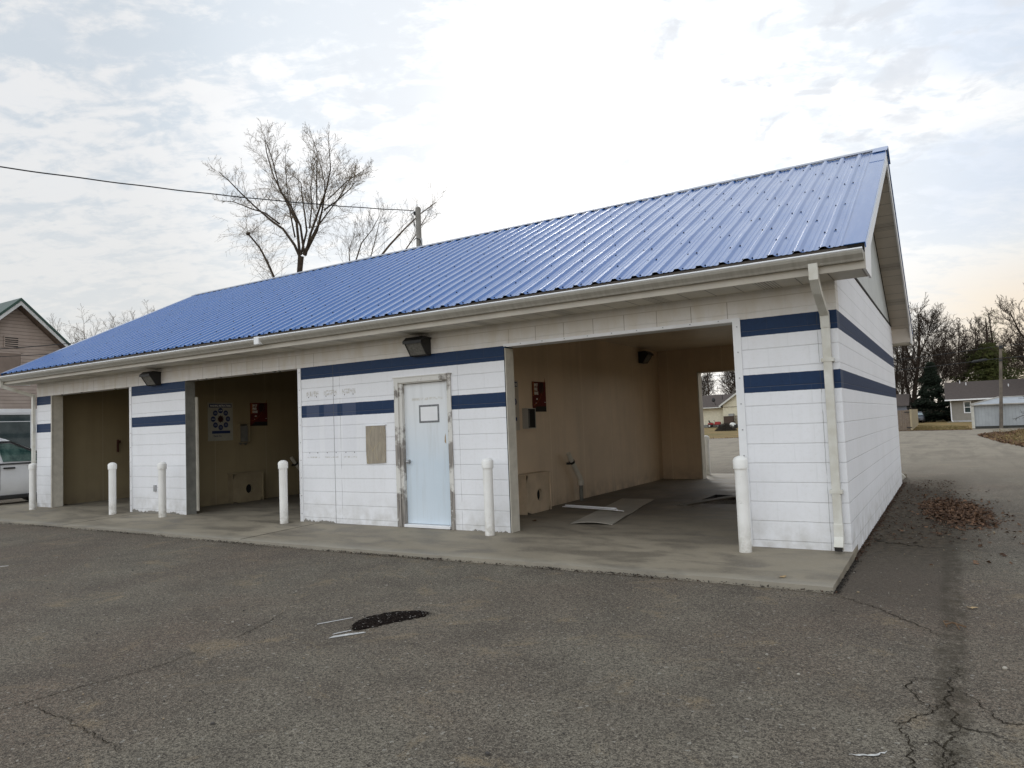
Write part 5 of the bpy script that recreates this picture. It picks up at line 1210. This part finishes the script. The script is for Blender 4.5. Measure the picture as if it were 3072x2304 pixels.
forked((3.9, 104, -.1), [([(0, 0, 2), (-.1, .2, 5), (.3, .2, 8), (.4, 0, 12.2)], .2), ([(0, 0, 4), (1.2, .2, 7), (1.6, .2, 10.5)], .12), ([(0, 0, 4), (-1.2, .2, 7), (-1.4, 0, 10)], .12)], 'thin bare tree behind the ranch house, left of the tall ivy clad trunk', 54, .22, 13, 3.6)
forked((10.2, 82, -.1), [([(0, 0, 2), (-.6, .2, 4.6), (-1.6, .2, 6.9), (-2.8, 0, 9.2), (-3.4, 0, 11.2)], .26), ([(0, 0, 2.6), (-.1, .2, 6), (-.9, .2, 9.4), (-1.1, 0, 12.6)], .22), ([(-.4, .1, 4.2), (-1.8, -.3, 5.2), (-3.2, -.6, 6.8)], .14), ([(0, 0, 2.6), (.9, .2, 6), (1.2, .2, 9.4)], .2)], 'bare tree leaning in from the right edge of the view', 55, .34, 15, 4.2)
forked((7.4, 106, -.1), [([(0, 0, 2), (.1, .2, 5), (-.3, .2, 8), (.1, 0, 10.2)], .2), ([(0, 0, 4), (1.2, .2, 6), (1.6, .2, 9.5)], .12), ([(0, 0, 3), (-1.2, .2, 5), (-1.6, 0, 8)], .12)], 'bare tree behind the dark pine at the right', 56, .24, 13, 3.6)
forked((-.6, 112, -.1), [([(0, 0, 2), (.1, .2, 5), (-.3, .2, 8), (.1, 0, 10.8)], .2), ([(0, 0, 4), (1.2, .2, 6), (1.6, .2, 9.5)], .12), ([(0, 0, 3), (-1.2, .2, 5), (-1.6, 0, 9)], .12)], 'distant bare tree between the spruce and the slim tree', 57, .22, 13, 3.8)
def clump(mb, c, R_, n, rg, s, flat=.5, droop=0):
    for i in range(n):
        d_ = Vector((rg.gauss(0, .5), rg.gauss(0, .5), rg.gauss(0, .5*flat))); p = Vector(c)+d_*R_
        u = Vector((rg.gauss(0, 1), rg.gauss(0, 1), rg.gauss(0, .5)-droop)).normalized()*s*rg.uniform(.6, 1.4); v = u.orthogonal().normalized()*s*rg.uniform(.15, .4)
        mb.face([p-u*.5-v*.4, p+u*.5, p-u*.3+v*.6])
def conifer(loc, H, Rb, label, seed, mt, z0=.8, n=1500, per=6, name='spruce_tree', s=.34, shape=1.0, droop=.25):
    rg = random.Random(seed); o = empty(name, loc, label=label, cat='tree'); mb = MB(); mb.tube([(0, 0, 0), (0, 0, H*.6), (0, 0, H*.98)], [H*.026, H*.014, .02], 8); mb.build('trunk', M['bark_far'], o, world=False, smooth=True)
    mb = MB()
    for i in range(n):
        t_ = rg.random()**1.25; z = z0+(H-z0)*t_; rad = Rb*(1-t_)**shape*(.82+.25*math.sin(z*5.1+rg.random()))*(.6+.4*min(1, (t_+.05)*6))+.08; a = rg.uniform(0, 6.283); lobe = 1+.16*math.sin(a*3+z*2.0)
        q = rg.uniform(.25, 1.0)**.5*rad*lobe; clump(mb, (q*math.cos(a), q*math.sin(a), z-droop*q), .26, per, rg, s, .4, .2)
    mb.build('needles', M[mt], o, world=False, fix=False); return o
conifer((-.85, 88, -.1), 6.9, 3.1, 'black green spruce between the big bare tree and the ranch house', 61, 'needle_dark', .5, 2600, 7)
rg = random.Random(62); o = empty('pine_tree', (5.2, 98, -.1), label='broad olive green pine rising behind the ranch house roof', cat='tree')
mb = MB(); mb.tube([(0, 0, 0), (0, 0, 6), (.1, 0, 12.6)], [.35, .25, .05], 10); mb.build('trunk', M['bark_far'], o, world=False, smooth=True); mb = MB()
for i in range(4200):
    z = rg.uniform(2.5, 9.0); lay = math.floor(z/.85)*.85+.4; z2 = z+rg.gauss(0, .25); w_ = (3.3+.9*math.sin(z*2.7))*max(.12, 1-((z2-4.6)/5.0)**2)**.6 if z2 > 4.6 else 3.6; a = rg.uniform(0, 6.283); q = w_*rg.random()**.55*(1+.2*math.sin(lay*7+a*2))
    clump(mb, (q*math.cos(a)-.15, q*math.sin(a)*.7, z2+.05*q), .30, 5, rg, .36, .35)
mb.build('needles', M['needle_olive'], o, world=False, fix=False)
rg = random.Random(63); o = empty('ivy_clad_tree', (6.1, 99, -.1), label='tall thin tree with clustered olive leaves above the pine', cat='tree'); mb = MB(); br = MB(); lf = MB()
pts = [Vector((0, 0, 0)), Vector((-.1, 0, 5)), Vector((-.2, 0, 9)), Vector((-.45, 0, 13.2))]; mb.tube(pts, [.22, .16, .12, .04], 8); limb_twigs(br, pts, 2.6, .05, rg, .02, 26, 1, .3, 1, .45)
for i in range(150):
    z = rg.uniform(8.2, 13.6); q = rg.random()**.6*(1.7 if z > 10.5 else 1.1)*(1 if z < 13 else .5); a = rg.uniform(0, 6.283); clump(lf, (-.35+q*math.cos(a), q*math.sin(a), z), .20, 12, rg, .17, .8)
for i in range(60):
    clump(lf, (rg.uniform(-2.8, 2.6), rg.uniform(-1, 1), rg.uniform(6.5, 11)), .2, 7, rg, .13, .8)
mb.build('trunk', M['bark_far'], o, world=False, smooth=True); br.build('branches', M['bark_far'], o, world=False, fix=False); lf.build('leaves', M['needle_olive'], o, world=False, fix=False)
# far woods: a mass nobody could count
rg = random.Random(70); mb = MB()
for i in range(5200):
    x = rg.uniform(-150, 70); y = rg.uniform(150, 175); h = 3.2+1.4*math.sin(x*.21)+1.0*math.sin(x*.67)+rg.gauss(0, .5); z = rg.uniform(0, max(.6, h)); p = Vector((x, y, z)); u = Vector((rg.gauss(0, .3), 0, 1)).normalized()*rg.uniform(.5, 1.6); v = Vector((rg.uniform(.08, .5), 0, .1))
    mb.face([p-v, p+v, p+u])
tag(mb.build('far_woods', simple('far_woods', (.075, .062, .05), 1, c2=(.045, .042, .032)), fix=False), kind='stuff')
# branch tip reaching in at the right edge in front of the shed
rg = random.Random(71); o = empty('bare_shrub', (6.6, 47.2, -.1), label='low bare branch reaching in front of the pale shed from the right edge', cat='shrub'); mb = MB()
pts = [Vector((.6, 0, 0)), Vector((.1, 0, .8)), Vector((-.7, 0, 1.15)), Vector((-1.5, 0, 1.0)), Vector((-2.1, 0, .75))]; mb.tube(pts, [.06, .05, .04, .025, .012], 6); limb_twigs(mb, pts, .9, .015, rg, .007, 10, 1, .1)
pts = [Vector((.6, 0, 0)), Vector((.3, 0, 1.1)), Vector((-.6, 0, 1.7)), Vector((-1.6, 0, 1.9))]; mb.tube(pts, [.06, .05, .035, .015], 6); limb_twigs(mb, pts, 1.1, .015, rg, .007, 14, 1, .1); mb.build('branches', M['bark_far'], o, world=False, fix=False)

# ================================================================== through the open bay
Y = empty('yellow_house', (-25, 101, -.1), label='cream yellow house with a brown roof seen through the open bay', cat='house')
cream = ribbed('cream_siding', (.66, .61, .46), 'z', .14, .7)
mb = MB(); mb.box(-40, -28.2, 99.6, 106, .3, 2.95); mb.build('wall', cream, Y)
mb = MB(); mb.box(-40, -19, 99.0, 106, -.12, .3); mb.build('foundation', simple('block_foundation', (.20, .20, .18), .9), Y)
mb = MB(); mb.prism([(-28.2, .3), (-19, .3), (-19, 3.2), (-23.6, 6.4), (-28.2, 3.2)], 'y', 99.0, 108); mb.build('gable_wing', cream, Y)
mb = MB(); mb.prism([(98.9, 2.86), (104, 4.95), (109, 2.86)], 'x', -40.5, -25.0); mb.build('roof', shing, Y)
mb = MB()
for s in (-1, 1): mb.prism([(-23.6, 6.62), (-23.6+s*5.0, 6.62-3.48), (-23.6+s*5.0, 6.62-3.62), (-23.6, 6.46)], 'y', 98.6, 108.4)
mb.build('roof', shing, Y)
mb = MB()
for s in (-1, 1): mb.prism([(-23.6, 6.60), (-23.6+s*5.05, 6.60-3.5), (-23.6+s*5.05, 6.60-3.78), (-23.6, 6.32)], 'y', 98.5, 98.6)
mb.box(-40, -28.4, 98.78, 98.9, 2.78, 2.92); mb.build('white_trim', M['sign_white'], Y)
mb = MB(); mb.tube([(-29.0, 102, 3.9), (-29.0, 102, 4.75)], .05, 8); mb.build('vent_pipe', M['black'], Y)
o = empty('satellite_dish', (-29.7, 100, 3.2), label='round satellite dish on the roof of the cream yellow house', cat='satellite dish')
mb = MB(); mb.tube([(-29.45, 100, 3.1), (-29.6, 99.7, 3.75)], .04, 6); mb.build('mast', M['black'], o); mb = MB(); mb.ball((-29.7, 99.6, 4.05), .28, .08, .33, 14, 8); mb.build('dish', M['black'], o, smooth='all')
Mo = empty('riding_mower', (-29.4, 99.0-.8, -.12), label='red riding mower parked against the cream yellow house', cat='riding mower')
mred = simple('mower_red', (.30, .012, .012), .35, var=.1); ox, oy = -29.4, 98.2
mb = MB(); mb.prism([(-.55, .42), (-.15, .42), (-.05, .50), (.15, .42), (.95, .42), (.95, .78), (.80, .86), (.20, .86), (.12, .50), (-.1, .55), (-.25, .72), (-.85, .66), (-.9, .42)], 'y', -.30, .30); mb.build('body', mred, Mo, world=False, bevel=.03)
mb = MB(); mb.prism([(-.72, .70), (-.25, .66), (-.25, .74), (-.62, .80), (-.70, 1.08), (-.80, 1.08)], 'y', -.22, .22); mb.build('seat', M['black'], Mo, world=False, bevel=.02)
mb = MB(); mb.tube([(.15, 0, .85), (.0, 0, 1.05)], .03, 6); mb.tube([(.0, -.18, 1.06), (.02, 0, 1.10), (.0, .18, 1.06)], .025, 6); mb.build('steering_wheel', M['black'], Mo, world=False)
for x, r_ in ((-.6, .27), (.68, .19)):
    for s in (-.38, .38):
        mb = MB(); mb.tube([(x, s-.09, r_), (x, s+.09, r_)], r_, 16); w_ = mb.build('wheel', M['black'], Mo, world=False, smooth=True); mb = MB(); mb.tube([(x, s-.1, r_), (x, s-.092, r_)], r_*.45, 10); mb.build('rim', M['sign_white'], w_, world=False)
Mo.rotation_euler.z = 0
Dk = empty('wooden_deck', (-26.6, 98.4, -.1), label='dark wooden deck with a slatted rail beside the cream yellow house', cat='deck')
mb = MB(); mb.box(-27.9, -26.5, 98.0, 98.4, -.1, 1.50); mb.build('side_panel', simple('deck_dark', (.065, .04, .028), .8), Dk)
mb = MB(); mb.box(-26.5, -24.0, 98.0, 98.1, 1.42, 1.52)
x = -26.4
while x < -24: mb.box(x, x+.05, 98.02, 98.08, .2, 1.42); x += .17
mb.build('railing', simple('deck_rail', (.10, .065, .045), .8), Dk)
mb = MB(); mb.box(-27.3, -26.55, 98.5, 98.95, 1.35, 1.85); tag(mb.build('air_conditioner', simple('ac_grey', (.30, .30, .28), .6), bevel=.03), 'grey window air conditioner above the dark wooden deck', 'air conditioner')
o = empty('dog_igloo', (-23.5, 86, -.12), label='white domed plastic dog house beside the brush pile', cat='dog house')
mb = MB(); prof_ = [(.50, 0), (.50, .2), (.46, .45), (.34, .64), (.15, .73), (.02, .75)]; mb.lathe(prof_, n=20); mb.build('dome', M['sign_white'], o, smooth='all', world=False)
mb = MB(); mb.prism([(.30+.0, 0), (.30, .36), (.42, .48), (.56, .48), (.66, .36), (.66, 0)], 'y', -.52, -.1); mb.build('doorway', M['dark_gap'], o, world=False)
rg = random.Random(73); mb = MB()
for i in range(1700):
    a, q = rg.uniform(0, 6.283), rg.random()**.6; h = (1-q*q)*.88; p = Vector((-20.1+q*1.15*math.cos(a), 70+q*.9*math.sin(a), -.1+rg.random()*h)); d_ = Vector((rg.gauss(0, 1), rg.gauss(0, 1), rg.gauss(.25, .5))).normalized()*rg.uniform(.15, .42)
    mb.bar(p-d_*.5, p+d_*.5, .014, .014)
tag(mb.build('brush_pile', simple('brush_twigs', (.045, .036, .026), .95), fix=False), 'tangled heap of cut branches on the grass seen through the bay', 'brush pile')
forked((-31.0, 120, -.1), [([(.6, 0, 2), (1.2, 0, 5.2), (-.2, 0, 6.2), (-1.0, 0, 8.2), (-2.1, 0, 10)], .28), ([(.8, 0, 2), (1.8, 0, 6), (1.6, 0, 9), (1.2, 0, 12)], .3), ([(1.2, 0, 5), (-.6, .6, 7.4), (-.9, .6, 10.5)], .14)], 'bare tree with a heavy low limb seen through the open bay', 81, .34, 14, 4)
for i, (x, y_) in enumerate([(-37.5, 118), (-34.6, 132), (-41, 128), (-28.6, 138)]):
    bare_tree((x, y_, -.1), 11.5+i*.6, 4.2, ['bare tree at the left of the sky gap in the open bay', 'slim bare tree behind the cream house ridge', 'distant bare tree left of the sky gap in the open bay', 'distant bare tree right of the sky gap in the open bay'][i], 85+i, 6, rmin=.03, dens=1.0, fork=.22)
Pd = empty('utility_pole', (-34.0, 112, -.1), label='thin dark utility pole rising behind the cream yellow house', cat='utility pole'); mb = MB(); mb.tube([(0, 0, 0), (0, 0, 9.6)], [.15, .11], 8); mb.build('pole', M['bark_far'], Pd, world=False); mb = MB(); mb.box(-1.0, 1.0, -.06, .06, 7.55, 7.7); mb.build('crossarm', M['bark_far'], Pd, world=False)
for z_, lb in ((7.5, 'lowest'), (7.75, 'middle'), (8.6, 'topmost')): cable((-60, 112, z_), (-10, 111, z_-.05), .15, .03, '%s of three power lines seen through the open bay' % lb)

# ================================================================== litter
rg = random.Random(90)
def crumb(mb, x, y, z, s, curl=.5):
    a = rg.uniform(0, 6.283); n_ = rg.choice((4, 5, 6)); P_ = []
    for i in range(n_):
        b = a+i*6.283/n_; rr_ = s*rg.uniform(.55, 1.15); P_.append(Vector((x+rr_*math.cos(b), y+rr_*math.sin(b)*.8, z+abs(rg.gauss(0, s*curl)))))
    mb.face(P_)
mb = MB(); i = 0
while i < 4200:
    u, v = rg.gauss(0, .44), rg.gauss(0, .40)
    if rg.random() < .10: u, v = u*1.9, v*2.4
    elif u*u+v*v > 1.1: continue
    x = .90+u*.46+v*.03; y = 4.0+v*1.65-u*.7; h = max(0, .018*(1-(u*u+v*v)*1.6)); crumb(mb, x, y, -.077+rg.random()*h, rg.uniform(.012, .034)); mb.mi[-1] = rg.choice((0, 0, 1, 2)); i += 1
lm = [M['leaf'], simple('leaf_brown', (.080, .046, .029), .85, scale=20, c2=(.03, .016, .010), spec=.2), simple('leaf_buff', (.22, .13, .08), .8, scale=20, c2=(.10, .055, .03), spec=.2)]
tag(mb.build('leaf_litter', lm, fix=False), kind='stuff', label='drift of brown dead leaves beside the striped side wall', cat='leaves')
mb = MB()      # scattered leaf crumbs and moss along the wall foot
for i in range(2600):
    if rg.random() < .45: x, y = abs(rg.gauss(0, .035))+.004, rg.uniform(-.1, 8.6)
    else: x, y = rg.uniform(.02, .9), 1.0+rg.random()**.8*8.2
    crumb(mb, x, y, -.077, rg.uniform(.006, .022), .35)
tag(mb.build('wall_foot_debris', [lm[1]], fix=False), kind='stuff')
mb = MB()      # dirt caught along the apron edge
for i in range(6500):
    x = rg.uniform(-18, .05); k_ = .35+.65*(math.sin(x*2.3)*.5+.5)*(1.6 if -6.2 < x < -3.2 else .8)
    if rg.random() > k_: continue
    y = -1.505-.03*math.sin(x*.7)-abs(rg.gauss(0, .022)); crumb(mb, x, y, -.078+rg.random()*.018, rg.uniform(.003, .012), .5); mb.mi[-1] = rg.choice((0, 0, 1))
for i in range(500):
    y = rg.uniform(-1.5, 0); crumb(mb, .02+abs(rg.gauss(0, .02)), y, -.078, rg.uniform(.003, .012), .5)
tag(mb.build('edge_debris', [M['dirt_line'], lm[1]], fix=False), kind='stuff')
mb = MB()      # leaves and straw caught on the grass edges behind
E_ = [Vector((x, y, 0)) for x, y in patch_edge[:12]]; E2 = [Vector(q+(0,)) for q in ((2.0, 47.4), (-.5, 48.3), (-2.4, 49.6), (-6, 46), (-12.4, 41.5), (-24, 41.8))]
for L_, n_, s_ in ((E_, 2600, 1), (E2, 2600, 1)):
    for i in range(n_):
        k_ = rg.randrange(len(L_)-1); q = L_[k_].lerp(L_[k_+1], rg.random()); o_ = abs(rg.gauss(0, .9 if L_ is E_ else .7))
        x, y = (q.x+o_-.12, q.y+rg.gauss(0, .3)) if L_ is E_ else (q.x, q.y+o_-.15); crumb(mb, x, y, -.078 if o_ < .15 else -.11, rg.uniform(.02, .06), .6); mb.mi[-1] = rg.choice((0, 1, 2, 2))
tag(mb.build('edge_litter', lm+[], fix=False), kind='stuff')
mb = MB()      # grass tufts on the verge and the near lawn
for i in range(9000):
    if rg.random() < .6: x, y = rg.uniform(2.2, 9), rg.uniform(19, 47)
    else: x, y = rg.uniform(-8, 2), rg.uniform(48, 62)
    if x < 4.6 and y < 47 and x < 2.2+abs(y-36)*.10: continue
    h = rg.uniform(.03, .10); a = rg.uniform(0, 3.1); dx_, dy_ = .03*math.cos(a), .03*math.sin(a); mb.face([(x-dx_, y-dy_, -.125), (x+dx_, y+dy_, -.125), (x+rg.gauss(0, .03), y, -.12+h)])
tag(mb.build('grass_tufts', simple('straw', (.26, .19, .09), 1, c2=(.12, .11, .045), scale=1.2, spec=.1), fix=False), kind='stuff')
mb = MB()      # loose pebbles and grit on the lot
for i in range(1700):
    x, y = rg.uniform(-9, 3.2), rg.uniform(-6.6, 3)
    if x < 0 and y > -1.55: continue
    s = rg.uniform(.003, .008) if rg.random() < .96 else rg.uniform(.009, .016); mb.ball((x, y, -.078+s*.3), s, s*.8, s*.55, 5, 3); q = rg.choice((0, 0, 1, 2))
    for t_ in range(15): mb.mi[-1-t_] = q
tag(mb.build('gravel_grit', [simple('stone_pale', (.30, .28, .24), .9), simple('stone_dark', (.06, .055, .05), .9), simple('stone_tan', (.32, .25, .16), .8)], fix=False), kind='stuff')
mb = MB(); P0 = [(.80, -2.24), (.84, -2.18), (.90, -2.17), (.94, -2.19)]
mb.tube([(.80, -2.20, -.06), (.84, -2.16, -.052), (.92, -2.18, -.068)], .006, 5); mb.tube([(.83, -2.1, -.07), (.86, -2.17, -.05), (.88, -2.24, -.07)], .005, 5); mb.tube([(.81, -2.21, -.07), (.79, -2.15, -.05), (.82, -2.10, -.06)], .004, 5)
tag(mb.build('twig_tangle', simple('twig_brown', (.14, .085, .045), .9)), 'small brown twig tangle lying on the seam between the two pavings', 'twigs')
for i, (x, y, s) in enumerate([(.10, -3.53, .010), (1.09, -2.95, .014), (-.13, -3.26, .010)]):
    mb = MB(); mb.ball((x, y, -.075), s, s*.9, s*.7, 8, 5); tag(mb.build('pebble', M['cardboard'], smooth='all'), ['small white pebble alone on the asphalt in front of the apron corner', 'round grey white stone near the right edge of the view', 'pale pebble left of the lone white one on the asphalt'][i], 'pebble')
